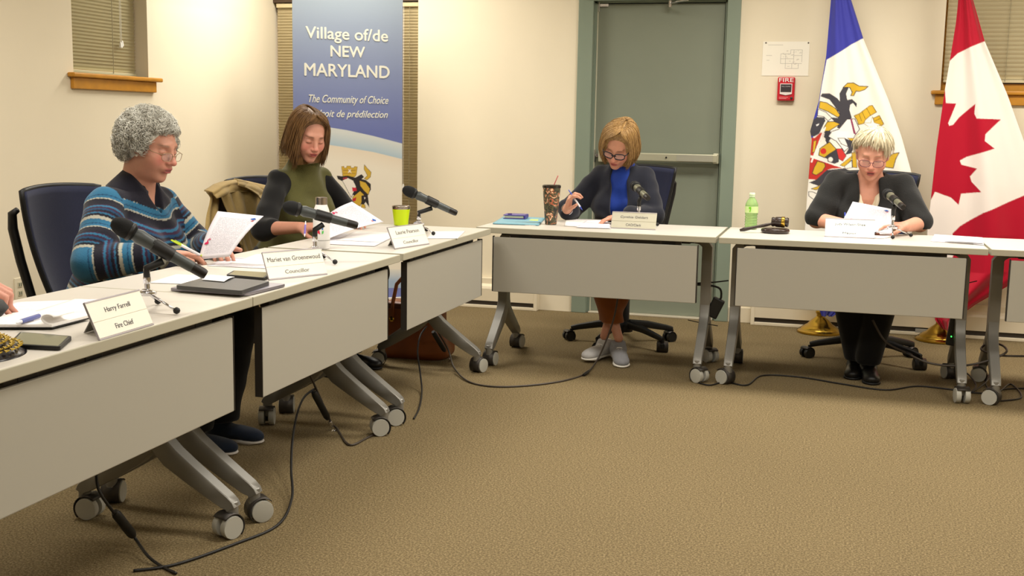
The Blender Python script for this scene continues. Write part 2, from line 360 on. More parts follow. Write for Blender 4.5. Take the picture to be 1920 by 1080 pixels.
# ---------- ceiling lights ----------
M_diff = mat('light_diffuser', (255, 240, 210), .5, emit=1.5)
first = None
LAB = ['over the near end of the left table row', 'in the near centre of the room', 'at the near right of the room', 'over the middle of the left table row', 'over the open floor in the centre', 'over the open floor at the right', 'set to brighten the far left corner by the banner', 'over the door and the gavel table', 'over the maple leaf flag', 'behind the viewpoint']
for (x, y) in FIX:
    if first is None:
        r = thing('ceiling_light', 'flat recessed ceiling light panel above the tables', 'ceiling light', (x, y, CEIL), 0, 'ceiling light panels'); first = r
        g = G(); 
        for (a, b, c, d) in ((-.62, -.32, .62, -.30), (-.62, .30, .62, .32), (-.62, -.30, -.60, .30), (.60, -.30, .62, .30)): g.box((a, b, -.02), (c, d, 0))
        g.build('light_frame', M_white, r); G().box((-.60, -.30, -.012), (.60, .30, -.004)).build('diffuser', M_diff, r)
    else:
        r = copy_tree(first); r.location = (x, y, CEIL)
    r['label'] = 'flat recessed ceiling light panel '+LAB[FIX.index((x, y))]
    L_ = bpy.data.lights.new('panel_lamp', 'AREA'); L_.shape = 'RECTANGLE'; L_.size = 1.15; L_.size_y = .55; L_.energy = LIGHT_W*(.40 if y < 2 else (.92 if y < 5 else 1.30))*(.9 if x < -2 else 1.); L_.color = LIGHT_COL; L_.spread = math.radians(162)
    lo = bpy.data.objects.new('panel_lamp', L_); COL.objects.link(lo); lo.parent = r; lo.location = (0, 0, -.03)
# ================= TABLES =================
M_top = mat('pale_laminate_top', (196, 190, 180), .38, noise=.01, nscale=30)
M_edge = mat('table_edge_band', (172, 167, 148), .5)
M_panel = mat('grey_modesty_panel', (164, 160, 148), .55)
def caster_parts(r, x, y, ang, wheel_m, hood_m, rad=.036, stem=.085, wdt=.011):
    c = G(); c.tube([(0, 0, rad*1.1), (0, 0, stem)], .010, 10); c.box((-.012, -.018, rad*.9), (.012, .018, rad*1.9), .004)
    o = c.build('caster', hood_m, r); o.location = (x, y, 0); o.rotation_euler = (0, 0, ang)
    for s in (-1, 1):
        w = G(); T = Tm((s*.021, .018, rad), ry=PI/2)
        w.lathe([(rad*.55, -wdt), (rad*.97, -wdt), (rad, -wdt*.5), (rad, wdt*.5), (rad*.97, wdt), (rad*.8, wdt*1.1)], 24, T)
        w.build('wheel', wheel_m, o, sharp=35)
    h = G(); T = Tm((0, .018, rad), ry=PI/2)
    n = 14; pts = [(rad*1.12*math.cos(a), rad*1.12*math.sin(a)) for a in np.linspace(PI*.75, PI*1.75, n)]
    vs = []; fs = []
    for (a, b) in pts: vs += [(a, b, -.03), (a, b, .03)]
    for i in range(n-1): fs.append((2*i, 2*i+1, 2*i+3, 2*i+2))
    hd = h.add(vs, fs, T).build('hood', M_dkmet, o, smooth=True); md = hd.modifiers.new('t', 'SOLIDIFY'); md.thickness = .003
    return o
M_wheel = mat('grey_caster_wheel', (168, 166, 156), .5)
def make_table():
    r = thing('training_table', '-', 'table')
    G().box((-.612, -.300, .708), (.612, .305, .735), .003).build('tabletop', M_top, r)
    g = G().box((-.613, -.306, .706), (.613, -.2985, .7355), .0025).box((-.6145, -.3, .706), (-.611, .305, .7355), .001).box((.611, -.3, .706), (.6145, .305, .7355), .001)
    g.build('edge_band', M_edge, r)
    # bent under-frame : horizontal rail turning down into both columns
    g = G(); g.box((-.46, -.03, .668), (.46, .03, .706), .006); g.box((-.50, -.22, .692), (-.44, .24, .708)); g.box((.44, -.22, .692), (.50, .24, .708))
    g.box((-.44, -.268, .674), (.44, -.235, .706), .003)
    g.build('underframe', M_dkmet, r)
    p = G().box((-.525, -.287, .400), (.525, -.275, .686), .003).build('modesty_panel', M_panel, r)
    for s in (-1, 1): G().box((s*.527-.002, -.288, .402), (s*.527+.002, -.262, .69)).build('panel_end_strip', M_dkmet, r)
    for x in (-.36, -.12, .16, .38): G().box((x-.035, -.27, .672), (x+.035, -.245, .706), .003).build('panel_bracket', M_blackp, r)
    for s in (-1, 1):
        g = G(); x = s*.545
        # column with rounded upper corner
        sw = [(s*.46, .690, .016), (s*.50, .688, .018), (s*.528, .678, .022), (x, .655, .0255), (x, .60, .0255), (x, .30, .0255), (x, .27, .0255)]
        vs = []; fs = []
        for (px, pz, w) in sw:
            nx, nz_ = (0, 1) if abs(px) < .51 else ((s*.6, .8) if abs(px) < .54 else (1*s, 0))
            for (a_, b_) in ((-1, -1), (1, -1), (1, 1), (-1, 1)): vs.append((px+nx*w*a_, b_*.030, pz+nz_*w*a_))
        for i in range(len(sw)-1):
            for k in range(4): fs.append((i*4+k, i*4+(k+1) % 4, (i+1)*4+(k+1) % 4, (i+1)*4+k))
        fs += [(0, 1, 2, 3), tuple(len(vs)-4+k for k in (3, 2, 1, 0))]; g.add(vs, fs)
        for d in (-1, 1):
            path = [(x, d*.010, .355), (x, d*.012, .310), (x, d*.026, .270), (x, d*.062, .232), (x, d*.125, .188), (x, d*.19, .145), (x, d*.245, .110), (x, d*.262, .099), (x, d*.268, .088)]
            rad = [.020, .027, .033, .034, .030, .026, .022, .018, .016]
            # rectangular section arms
            vs = []; fs = []
            for i, (px, py, pz) in enumerate(path):
                a = path[min(i+1, len(path)-1)]; b = path[max(i-1, 0)]; ty, tz = a[1]-b[1], a[2]-b[2]; l = math.hypot(ty, tz); ty /= l; tz /= l
                ny, nz = -tz, ty; w = .0255-.0006*i; t = rad[i]
                for (sx_, st) in ((-1, -.88), (-.88, -1), (.88, -1), (1, -.88), (1, .88), (.88, 1), (-.88, 1), (-1, .88)):
                    vs.append((px+sx_*w, py+ny*st*t, pz+nz*st*t))
            m8 = len(path)
            for i in range(m8-1):
                for k in range(8): fs.append((i*8+k, i*8+(k+1) % 8, (i+1)*8+(k+1) % 8, (i+1)*8+k))
            fs += [tuple(range(8)), tuple((m8-1)*8+k for k in range(7, -1, -1))]
            g.add(vs, fs)
            g.lathe([(.018, .06), (.0195, .065), (.0195, .108), (.015, .112)], 14, Tm((x, d*.262, 0)))
        lg = g.build('leg', M_alu, r, sharp=40)
        for d in (-1, 1): caster_parts(r, x, d*.262, random.uniform(0, 6.28), M_wheel, M_alu)
    return r
TABS = [('C', -1.70-.305, 2.52, PI/2, 'nearest table in the left row with the red-trimmed cap on it'),
        ('C', -1.70-.305, 3.75, PI/2, 'left-row table carrying the middle microphone and the closed grey tablet'),
        ('C', -1.70-.305, 5.012, PI/2, 'far table of the left row, holding the lime tumbler'),
        ('A', -1.185, 5.69+.305, 0, 'table in front of the woman in the navy cardigan'),
        ('B', .058, 5.69+.305, 0, 'table holding the gavel, in front of the woman in the black jacket'),
        ('D', 1.298, 5.69+.305, 0, 'table cut off by the right edge of the view')]
random.seed(11)
tb0 = make_table()
TAB = []
for i, (k, x, y, rz, lab) in enumerate(TABS):
    t = tb0 if i == 0 else copy_tree(tb0)
    t.location = (x, y, 0); t.rotation_euler = (0, 0, rz); t['label'] = 'grey flip-top '+lab if lab.startswith('table') else 'grey flip-top table, '+lab; t['group'] = 'wheeled training tables'; TAB.append(t)
    for c in t.children:
        if c.name.startswith('caster'): c.rotation_euler = (0, 0, random.uniform(0, 6.28))
TAB[0]['label'] = 'nearest grey wheeled table of the left row, under the gold-braided cap'
# ================= SCULPTING TOOLKIT (signed distance, meshed) =================
V3 = lambda *a: np.array(a, float)
def nrm(v): v = np.asarray(v, float); return v/np.linalg.norm(v)
class Ell:
    def __init__(s, c, r, R=None): s.c = np.array(c, float); s.r = np.array(r, float); s.R = R; s.b = max(r)
    def d(s, p):
        q = p-s.c
        if s.R is not None: q = q@s.R.T
        k0 = np.sqrt(((q/s.r)**2).sum(-1))+1e-9; k1 = np.sqrt(((q/s.r**2)**2).sum(-1))+1e-9
        return k0*(k0-1)/k1
class Cone:
    def __init__(s, a, b, ra, rb): s.a = np.array(a, float); s.e = np.array(b, float)-s.a; s.ra = ra; s.rb = rb; s.c = s.a+s.e/2; s.b = np.linalg.norm(s.e)/2+max(ra, rb); s.L = (s.e@s.e)+1e-12
    def d(s, p):
        q = p-s.a; t = np.clip((q@s.e)/s.L, 0, 1); return np.sqrt(((q-t[..., None]*s.e)**2).sum(-1))-(s.ra+(s.rb-s.ra)*t)
class Box:
    def __init__(s, c, h, R=None, rnd=0.): s.c = np.array(c, float); s.h = np.array(h, float)-rnd; s.R = R; s.rnd = rnd; s.b = np.linalg.norm(h)
    def d(s, p):
        q = p-s.c
        if s.R is not None: q = q@s.R.T
        q = np.abs(q)-s.h; return np.sqrt((np.maximum(q, 0)**2).sum(-1))+np.minimum(q.max(-1), 0)-s.rnd
class Half:                                    # half-space n.(p-c) < 0 is inside
    def __init__(s, c, n): s.c = np.array(c, float); s.n = nrm(n); s.b = 1e6
    def d(s, p): return (p-s.c)@s.n
class Body:
    def __init__(s): s.ops = []; s.disp = None
    def u(s, prim, k=.02): s.ops.append(('u', k, prim)); return s
    def sub(s, prim, k=.01): s.ops.append(('s', k, prim)); return s
    def cut(s, prim, k=.004): s.ops.append(('i', k, prim)); return s
    def ev(s, p, cen=None, rad=None):
        d = np.full(p.shape[:-1], 9.)
        for op, k, pr in s.ops:
            if cen is not None and op != 'i' and np.linalg.norm(pr.c-cen) > pr.b+rad+.06+k: continue
            e = pr.d(p)
            if op == 'u': h = np.maximum(k-np.abs(d-e), 0)/k; d = np.minimum(d, e)-h*h*k*.25
            elif op == 's': e = -e; h = np.maximum(k-np.abs(d-e), 0)/k; d = np.maximum(d, e)+h*h*k*.25
            else: h = np.maximum(k-np.abs(d-e), 0)/k; d = np.maximum(d, e)+h*h*k*.25
        if s.disp is not None: d = d+s.disp(p)
        return d
    def mesh(s, h):
        lo = np.min([o[2].c-o[2].b for o in s.ops if o[0] == 'u'], 0)-.02; hi = np.max([o[2].c+o[2].b for o in s.ops if o[0] == 'u'], 0)+.02
        B = 14; nb = np.ceil((hi-lo)/(h*B)).astype(int); N = nb*B+2
        gi = np.stack(np.meshgrid(*[np.arange(n) for n in nb], indexing='ij'), -1).reshape(-1, 3)
        cen = lo+(gi+.5)*B*h; rad = B*h*.87
        dc = s.ev(cen); act = gi[np.abs(dc) < rad*1.75+.012]; rng = np.arange(B+1)
        o3 = np.stack(np.meshgrid(rng, rng, rng, indexing='ij'), -1)
        ids = []; pos = []; ex = [[], [], []]; exs = [[], [], []]
        cube = [(i, j, k) for i in (0, 1) for j in (0, 1) for k in (0, 1)]
        edges = [(a, b) for a in range(8) for b in range(a+1, 8) if sum(x != y for x, y in zip(cube[a], cube[b])) == 1]
        for g_ in act:
            base = g_*B; P = lo+(base+o3)*h; c = lo+(g_+.5)*B*h
            D = s.ev(P, c, rad)
            if D.min() > 0 or D.max() < 0: continue
            S = [D[i:B+i, j:B+j, k:B+k] for i, j, k in cube]; ins = [x < 0 for x in S]; ns = sum(x.astype(np.int8) for x in ins)
            mk_ = (ns > 0) & (ns < 8); ii = np.argwhere(mk_)
            if not len(ii): continue
            vals = np.stack([x[mk_] for x in S], -1); acc = np.zeros((len(ii), 3)); cnt = np.zeros(len(ii))
            for a, b in edges:
                va, vb = vals[:, a], vals[:, b]; cr = (va < 0) != (vb < 0); t = np.where(cr, va/(va-vb+1e-12), 0)
                pa, pb = np.array(cube[a]), np.array(cube[b]); acc += (pa+(pb-pa)*t[:, None])*cr[:, None]; cnt += cr
            gidx = base+ii; ids.append((gidx[:, 0]*N[1]+gidx[:, 1])*N[2]+gidx[:, 2]); pos.append(lo+(gidx+acc/cnt[:, None])*h)
            c0 = vals[:, 0] < 0
            for ax, ci in ((0, 4), (1, 2), (2, 1)):
                c1 = vals[:, ci] < 0; w = c0 != c1; ex[ax].append(ids[-1][w]); exs[ax].append(c0[w])
        ids = np.concatenate(ids); pos = np.concatenate(pos); od = np.argsort(ids); ids = ids[od]; pos = pos[od]
        st = [N[1]*N[2], N[2], 1]; F = []
        for ax in range(3):
            e = np.concatenate(ex[ax]); sg = np.concatenate(exs[ax]); a1, a2 = st[(ax+1) % 3], st[(ax+2) % 3]
            q = [e, e-a1, e-a1-a2, e-a2]; ix = [np.clip(np.searchsorted(ids, x), 0, len(ids)-1) for x in q]
            ok = np.all([ids[i] == x for i, x in zip(ix, q)], 0)
            Q = np.stack(ix, -1)[ok]; sg = sg[ok]; Q[~sg] = Q[~sg][:, ::-1]; F.append(Q)
        F = np.concatenate(F); return pos, F
def sculpt(name, body, h, m, parent, colfn=None, smooth_it=0, org=None):
    v, f = body.mesh(h)
    cols = colfn(v) if colfn else None
    org = np.array(parent.location[:]) if org is None and parent else (org if org is not None else 0)
    me = bpy.data.meshes.new(name); me.vertices.add(len(v)); me.vertices.foreach_set('co', (v-org).astype(np.float32).ravel())
    me.loops.add(len(f)*4); me.loops.foreach_set('vertex_index', f.astype(np.int32).ravel()); me.polygons.add(len(f))
    me.polygons.foreach_set('loop_start', np.arange(0, len(f)*4, 4, dtype=np.int32)); me.polygons.foreach_set('use_smooth', [True]*len(f)); me.update(calc_edges=True)
    me.materials.append(m)
    if cols is not None:
        a = me.color_attributes.new('Col', 'FLOAT_COLOR', 'POINT'); a.data.foreach_set('color', np.hstack([cols, np.ones((len(cols), 1))]).astype(np.float32).ravel())
    o = bpy.data.objects.new(name, me); COL.objects.link(o); o.parent = parent
    if smooth_it: md = o.modifiers.new('s', 'SMOOTH'); md.factor = .5; md.iterations = smooth_it
    return o
def fold(p, s=1., a=.004, ph=0.):              # cloth folds as displacement of the distance
    x, y, z = p[..., 0]*s, p[..., 1]*s, p[..., 2]*s
    return a*(np.sin(x*31+2.2*np.sin(z*17+ph)+ph)*np.sin(z*23+1.7*np.sin(y*19))+.6*np.sin(y*43+z*29+2*np.sin(x*21+ph)))
# ---------- hand ----------
def hand(B, wrist, dirv, palmn, side, curl=(.5, .55, .6, .65), thumb=(.5, .3), sc=1., spread=.06):
    """five separate fingers; palmn points out of the palm, side is where the thumb sits (+1/-1 along dir x palmn)"""
    dv = nrm(dirv); pn = nrm(np.array(palmn)-np.dot(palmn, dv)*dv); lt = np.cross(dv, pn)*side
    w = np.array(wrist, float); kn = []
    offs = [.028, .009, -.010, -.027]; plen = [.086, .088, .083, .074]
    tips = []
    for o, l in zip(offs, plen):
        b = w+lt*o*.62*sc+dv*.012*sc; k = w+(dv*l+lt*o)*sc; kn.append(k)
        B.u(Cone(b, k, .0155*sc, .0112*sc), .012)
    B.u(Ell(w+(dv*.05+pn*.004)*sc, (.036*sc, .034*sc, .014*sc), np.stack([dv, lt, pn])), .014)
    B.u(Ell(w+(dv*.035+lt*.022+pn*.008)*sc, (.028*sc, .016*sc, .014*sc), np.stack([dv, lt, pn])), .012)
    fl = [(.040, .024, .021), (.044, .028, .022), (.041, .026, .022), (.032, .020, .019)]
    for i, (k, L_) in enumerate(zip(kn, fl)):
        ang = curl[i]*.55; d = dv*math.cos(ang)+pn*math.sin(ang); d = nrm(d+lt*spread*(1.5-i)); p = k; r = [.0098, .0088, .0078, .0064]
        if i == 3: r = [x*.88 for x in r]
        for j in range(3):
            q = p+d*L_[j]*sc; B.u(Cone(p, q, r[j]*sc, r[j+1]*sc), .0028 if j else .005); p = q
            a = curl[i]*(.95 if j == 0 else .7); d = nrm(d*math.cos(a)+nrm(pn-np.dot(pn, d)*d)*math.sin(a)) if abs(np.dot(pn, d)) < .98 else nrm(d*math.cos(a)-dv*math.sin(a))
        tips.append(p)
    p = w+(dv*.028+lt*.028+pn*.006)*sc; d = nrm(dv*.75+lt*.75+pn*thumb[0]); r = [.0135, .0112, .0100, .0080]
    for j, L_ in enumerate((.036, .030, .024)):
        q = p+d*L_*sc; B.u(Cone(p, q, r[j]*sc, r[j+1]*sc), .006 if j == 0 else .003); p = q
        d = nrm(d+dv*thumb[1]*.6-lt*thumb[1]*.5+pn*thumb[1]*.3)
    tips.append(p)
    return tips
# ---------- head ----------
def head_frame(c, fwd, up):
    y = nrm(fwd); z = nrm(np.array(up)-np.dot(up, y)*y); x = np.cross(y, z); return np.array(c, float), np.stack([x, y, z])
def head(B, c, R, sc=1., fat=0., mouth_open=0., nose=1.):
    def P(x, y, z): return c+R.T@(np.array([x, y, z])*sc)
    def E(x, y, z, rx, ry, rz): return Ell(P(x, y, z), (rx*sc, ry*sc, rz*sc), R)
    B.u(E(0, -.016, .036, .075, .094, .082), .02)
    B.u(E(0, .022, -.020, .060+fat*.5, .068, .088), .03)
    B.u(E(0, .030, -.062, .046+fat, .052, .044), .03)
    B.u(E(0, .070, -.100, .021, .018, .016), .028)
    for s in (-1, 1):
        B.u(E(s*.040, .052, -.030, .026+fat*.4, .028, .030), .022)
        B.u(E(s*.022, .080, .024, .016, .008, .007), .024)
        B.sub(E(s*.031, .1055, .003, .018, .018, .012), .020)
        B.u(E(s*.031, .0765, .001, .0150, .0125, .0110), .004)
        B.u(E(s*.031, .0790, -.0045, .0145, .0095, .0045), .003)
        B.u(Cone(P(s*.076, -.006, .014), P(s*.073, .002, -.022), .013*sc, .008*sc), .008)
        B.sub(E(s*.086, .002, .004, .007, .008, .014), .006)
    B.u(Cone(P(0, .088, .012), P(0, .110, -.028), .0075*sc, .0115*nose*sc), .014)
    B.u(E(0, .114, -.031, .0105*nose, .0095, .0085), .008)
    for s in (-1, 1):
        B.u(E(s*.0125*nose, .101, -.034, .0075, .010, .0068), .006)
        B.sub(E(s*.007, .110, -.0405, .0035, .0045, .0028), .003)
    B.u(E(0, .086, -.056, .027, .016, .016), .016)
    o = mouth_open
    B.u(E(0, .0985, -.0575, .0195, .0075, .0050), .006); B.u(E(0, .0965, -.0685-o*.6, .0170, .0080, .0056), .006)
    B.sub(E(0, .106, -.0630-o*.3, .0205, .008, .0012+o*.5), .003)
    B.sub(E(0, .098, -.0810, .016, .006, .004), .008)
    return P
def face_cols(v, c, R, base, lip=(172, 88, 84), brow=None, sc=1., lash=(70, 48, 40), cheek=(205, 120, 105), mo=0.):
    q = (v-c)@R.T/sc; x, y, z = q[:, 0], q[:, 1], q[:, 2]; ax = np.abs(x)
    C = np.tile(np.array(lin(base)), (len(v), 1))
    def mix(w, col): nonlocal C; w = np.clip(w, 0, 1)[:, None]; C = C*(1-w)+np.array(lin(col))*w
    fr = (y > .03)
    mix(fr*.55*np.exp(-(((ax-.040)/.020)**2+((z+.030)/.020)**2)), cheek)
    mix(fr*.45*np.exp(-(((ax)/.014)**2+((z+.030)/.014)**2)), cheek)
    mix(fr*(np.exp(-((ax/.021)**6+((z+.0575)/.0052)**4))+np.exp(-((ax/.019)**6+((z+.0690+mo*.6)/.0058)**4)))*(y > .085), lip)
    mix(fr*(ax < .017)*np.exp(-((z+.063+mo*.3)/(.0014+mo*.45))**2)*(y > .08), (70, 24, 24))
    mix(fr*np.exp(-(((ax-.031)/.0145)**8+((z+.0055+((ax-.031)*12)**2*.02)/.0017)**2))*.85, lash)
    mix(fr*np.exp(-(((ax-.031)/.016)**6+((z-.0100)/.0022)**2))*.35, lash)
    if brow is not None: mix(fr*np.exp(-(((ax-.032)/.018)**6+((z-.0255+((ax-.034)*9)**2*.06)/.0032)**2))*.8, brow)
    return C
M_skin = mat('skin', (200, 150, 125), .5, attr=True, noise=.03, nscale=60, bump=.06, bscale=500)
M_skin.node_tree.nodes['Principled BSDF'].inputs['Subsurface Weight'].default_value = .08
M_skin.node_tree.nodes['Principled BSDF'].inputs['Subsurface Radius'].default_value = (.01, .004, .002)
# ---------- hair ----------
def hair(parent, c, R, sc, path, n, m, rad=.0022, seed=1, seg=14, capmat=None, name='hair', lat=(0, 1), jit=.004, capscale=.965, taper=.3):
    """path(a, t) -> local head point. a in [0,1) picks the strand, t runs root to tip; a cap sheet plus individual locks in one mesh"""
    rs = np.random.RandomState(seed); org = np.array(parent.location[:])
    A = np.linspace(0, 1, 150); T = np.linspace(0, 1, 26); g = G()
    Pc = np.array([[path(a, t, 0.) for t in T] for a in A])
    ctr = np.array([0, -.01, .0]); Pc = ctr+(Pc-ctr)*capscale
    g.grid((c+(Pc*sc)@R)-org)
    ring = (c+(Pc[:, 0]*sc)@R)-org; top_ = ring.mean(0)+(np.array([0, 0, .003])@R)       # closes the parting
    g.add([tuple(p) for p in ring]+[tuple(top_)], [(i, i+1, len(ring)) for i in range(len(ring)-1)])
    for i in range(n):
        a = rs.rand(); l = rs.uniform(.82, 1.04); off = rs.randn(3)*jit; lift = rs.uniform(-.25, 1.)*.004; w = rs.uniform(.6, 1.5)
        ph = rs.rand()*6.28; pts = []
        t0 = rs.rand()*.25
        for t in np.linspace(t0, 1, seg):
            p = np.array(path(a, t*l, lift)); d = p-ctr
            p = p+nrm(d)*lift+off*t+np.array([math.sin(ph+5*t), math.cos(ph+4*t), 0])*.0012*t
            pts.append(c+(p*sc)@R-org)
        rr = [rad*w*(.55+.45*math.sin(PI*min(1, .15+k/(seg-1)*.75)))*(1 if k < seg-2 else taper) for k in range(seg)]
        g.tube(pts, rr, 5)
    return g.build(name, m, parent, smooth=True)
def hair_mat(name, rgb, rgb2, sc=(60, 60, 4)):
    m = mat(name, rgb, .42, spec=.4); nt = m.node_tree; N = nt.nodes; L = nt.links; b = N['Principled BSDF']
    gi = N.new('ShaderNodeTexCoord'); mp = N.new('ShaderNodeMapping'); mp.inputs['Scale'].default_value = sc
    n = N.new('ShaderNodeTexNoise'); n.inputs['Scale'].default_value = 1.6; n.inputs['Detail'].default_value = 5
    L.new(gi.outputs['Object'], mp.inputs[0]); L.new(mp.outputs[0], n.inputs['Vector'])
    r = N.new('ShaderNodeValToRGB'); r.color_ramp.elements[0].position = .35; r.color_ramp.elements[0].color = (*lin(rgb2), 1); r.color_ramp.elements[1].position = .62; r.color_ramp.elements[1].color = (*lin(rgb), 1)
    L.new(n.outputs['Fac'], r.inputs[0]); L.new(r.outputs[0], b.inputs['Base Color']); return m
def glasses(parent, c, R, sc, m, w=.0215, h=.0155, y=.108, z=-.006, thick=.0013, drop=0.):
    org = np.array(parent.location[:])
    def Wp(x, yy, zz): return c+(np.array([x, yy, zz])*sc)@R-org
    g = G(); lens = G(); n = 28; z0 = z-drop
    for s in (-1, 1):
        pts = []
        for k in range(n):
            a = 2*PI*k/n; ca, sa = math.cos(a), math.sin(a)
            px = w*np.sign(ca)*abs(ca)**.7; pz = h*np.sign(sa)*abs(sa)**.75
            pts.append(Wp(s*.0325+px, y-abs(s*.0325+px)**2*3.5, z0+pz))
        g.tube(pts, thick*sc, 6, closed=True)
        lens.add(pts, [tuple(range(n))])
        g.tube([Wp(s*(.0325+w), y-.010, z0+h*.5), Wp(s*.066, y-.018, z0+h*.55), Wp(s*.074, y-.045, z0+.010), Wp(s*.0775, .0, .012), Wp(s*.077, -.01, .004)], thick*sc, 6)
    g.tube([Wp(-.012, y-.001, z0+.003), Wp(-.006, y+.003, z0+.007), Wp(.006, y+.003, z0+.007), Wp(.012, y-.001, z0+.003)], thick*sc, 6)
    o = g.build('glasses', m, parent, smooth=True)
    ml = mat('spectacle_lens', (255, 255, 255), .03, alpha=.12, spec=.6); lens.build('lens', ml, o)
    return o
# ================= PEOPLE =================
def basis(fwd, up=(0, 0, 1)):
    f = nrm(fwd); s = nrm(np.cross(f, up)); u = np.cross(s, f); return s, f, u   # s = the person's right
def Rm(s, f, u): return np.stack([s, f, u])
def torso(B, J, k=1., inf=0., belly=0., bust=0., sh=.044, skirt=True):
    s, f, u = J['s'], J['f'], J['u']; R = Rm(s, f, u)
    B.u(Ell(J['pel'], (.170*k+inf, .125*k+inf, .125*k+inf), R), .05)
    mid = (J['pel']+J['chest'])/2
    B.u(Ell(mid+f*(.015+belly*.5), (.140*k+belly*.6+inf, .105*k+belly+inf, .15+inf), R), .06)
    B.u(Ell(J['chest'], (.155*k+inf, .108*k+inf, .17+inf), R), .06)
    B.u(Cone(J['shR'], J['shL'], sh*k+inf*.6, sh*k+inf*.6), .03)
    B.u(Cone(J['neck']-u*.02, J['neck']-u*.10, .056*k+inf*.6, .10*k+inf*.6), .04)
    if bust:
        for q in (-1, 1): B.u(Ell(J['chest']+f*(.085*k)+s*q*.075*k-u*.03, (.062*k+inf, .05*k+inf+bust, .06*k+inf), R), .05)
def arm(B, S, E_, W_, k=1., inf=0., r=(.052, .043, .027)):
    B.u(Cone(S, E_, r[0]*k+inf, r[1]*k+inf), .022); B.u(Cone(E_, W_, r[1]*k*.96+inf, r[2]*k+inf), .015)
def legs(B, J, k=1., inf=0., r=(.082, .058, .038)):
    for q in 'RL':
        B.u(Cone(J['hip'+q], J['kn'+q], r[0]*k+inf, r[1]*k+inf), .03); B.u(Cone(J['kn'+q], J['an'+q], r[1]*k+inf, r[2]*k+inf), .03)
def shoe(name, parent, ank, fwd, m, msole, lace=None, L=.25, floor_z=0.012, up=(0, 0, 1)):
    s, f, u = basis(fwd, up); R = Rm(s, f, u); o = np.array(ank, float)-u*.085
    B = Body()
    B.u(Ell(o+f*.075+u*.030, (.043, .125, .034), R), .02); B.u(Ell(o-f*.02+u*.045, (.036, .045, .045), R), .03); B.u(Cone(o+u*.05, o+u*.085-f*.005, .040, .036), .03); B.u(Ell(o+f*.155+u*.024, (.040, .045, .024), R), .02)
    B.cut(Half(o+u*.012, -u)); B.cut(Half(o+u*.088, u))
    sh = sculpt(name, B, .0045, m, parent)
    S = Body(); S.u(Box(o+f*.065+u*.008, (.036, .10, .010), R, .008), .02); S.u(Ell(o+f*.15+u*.008, (.044, .055, .011), R), .02); S.u(Ell(o-f*.03+u*.008, (.037, .04, .011), R), .02)
    S.cut(Half(o-u*.003, -u)); S.cut(Half(o+u*.016, u))
    so = sculpt('sole', S, .004, msole, None, org=np.array(parent.location[:])); so.parent = sh
    if lace:
        g = G(); org = np.array(parent.location[:])
        for i in range(5):
            y = .045+i*.018; z = .068-i*.0065
            g.tube([o+f*y+s*.022+u*(z-.012)-org, o+f*(y+.004)+s*.01+u*z-org, o+f*(y+.004)-s*.01+u*z-org, o+f*y-s*.022+u*(z-.012)-org], .0028, 6)
        g.build('laces', lace, sh, smooth=True)
    return sh
def J_from(pel, neck, fwd, shw, drop=.05):
    pel = np.array(pel, float); neck = np.array(neck, float); u0 = nrm(neck-pel); s, f, _ = basis(fwd); s = nrm(s-np.dot(s, u0)*u0); f = np.cross(u0, s)
    return dict(s=s, f=f, u=u0, pel=pel, neck=neck, chest=pel+(neck-pel)*.64+f*.012, shR=neck+s*shw-u0*drop, shL=neck-s*shw-u0*drop)
def person(label, x, y): return thing('person', label, 'person', (x, y, 0))
def skin_neck(B, J, hc, R, sc=1.): B.u(Cone(hc+R.T@(V3(0, -.022, -.045)*sc), J['neck']-J['u']*.015, .052*sc, .058*sc), .03)
CLO = {}
def cloth(name, rgb, **k): return mat(name, rgb, k.pop('rough', .85), noise=k.pop('noise', .04), nscale=k.pop('nscale', 90), bump=k.pop('bump', .35), bscale=k.pop('bscale', 420), sheen=k.pop('sheen', .15), spec=k.pop('spec', .2), **k)
M_navy = cloth('navy_cloth', (24, 27, 36)); M_black = cloth('black_cloth', (20, 20, 21)); M_dkpants = cloth('dark_trousers', (18, 20, 26))
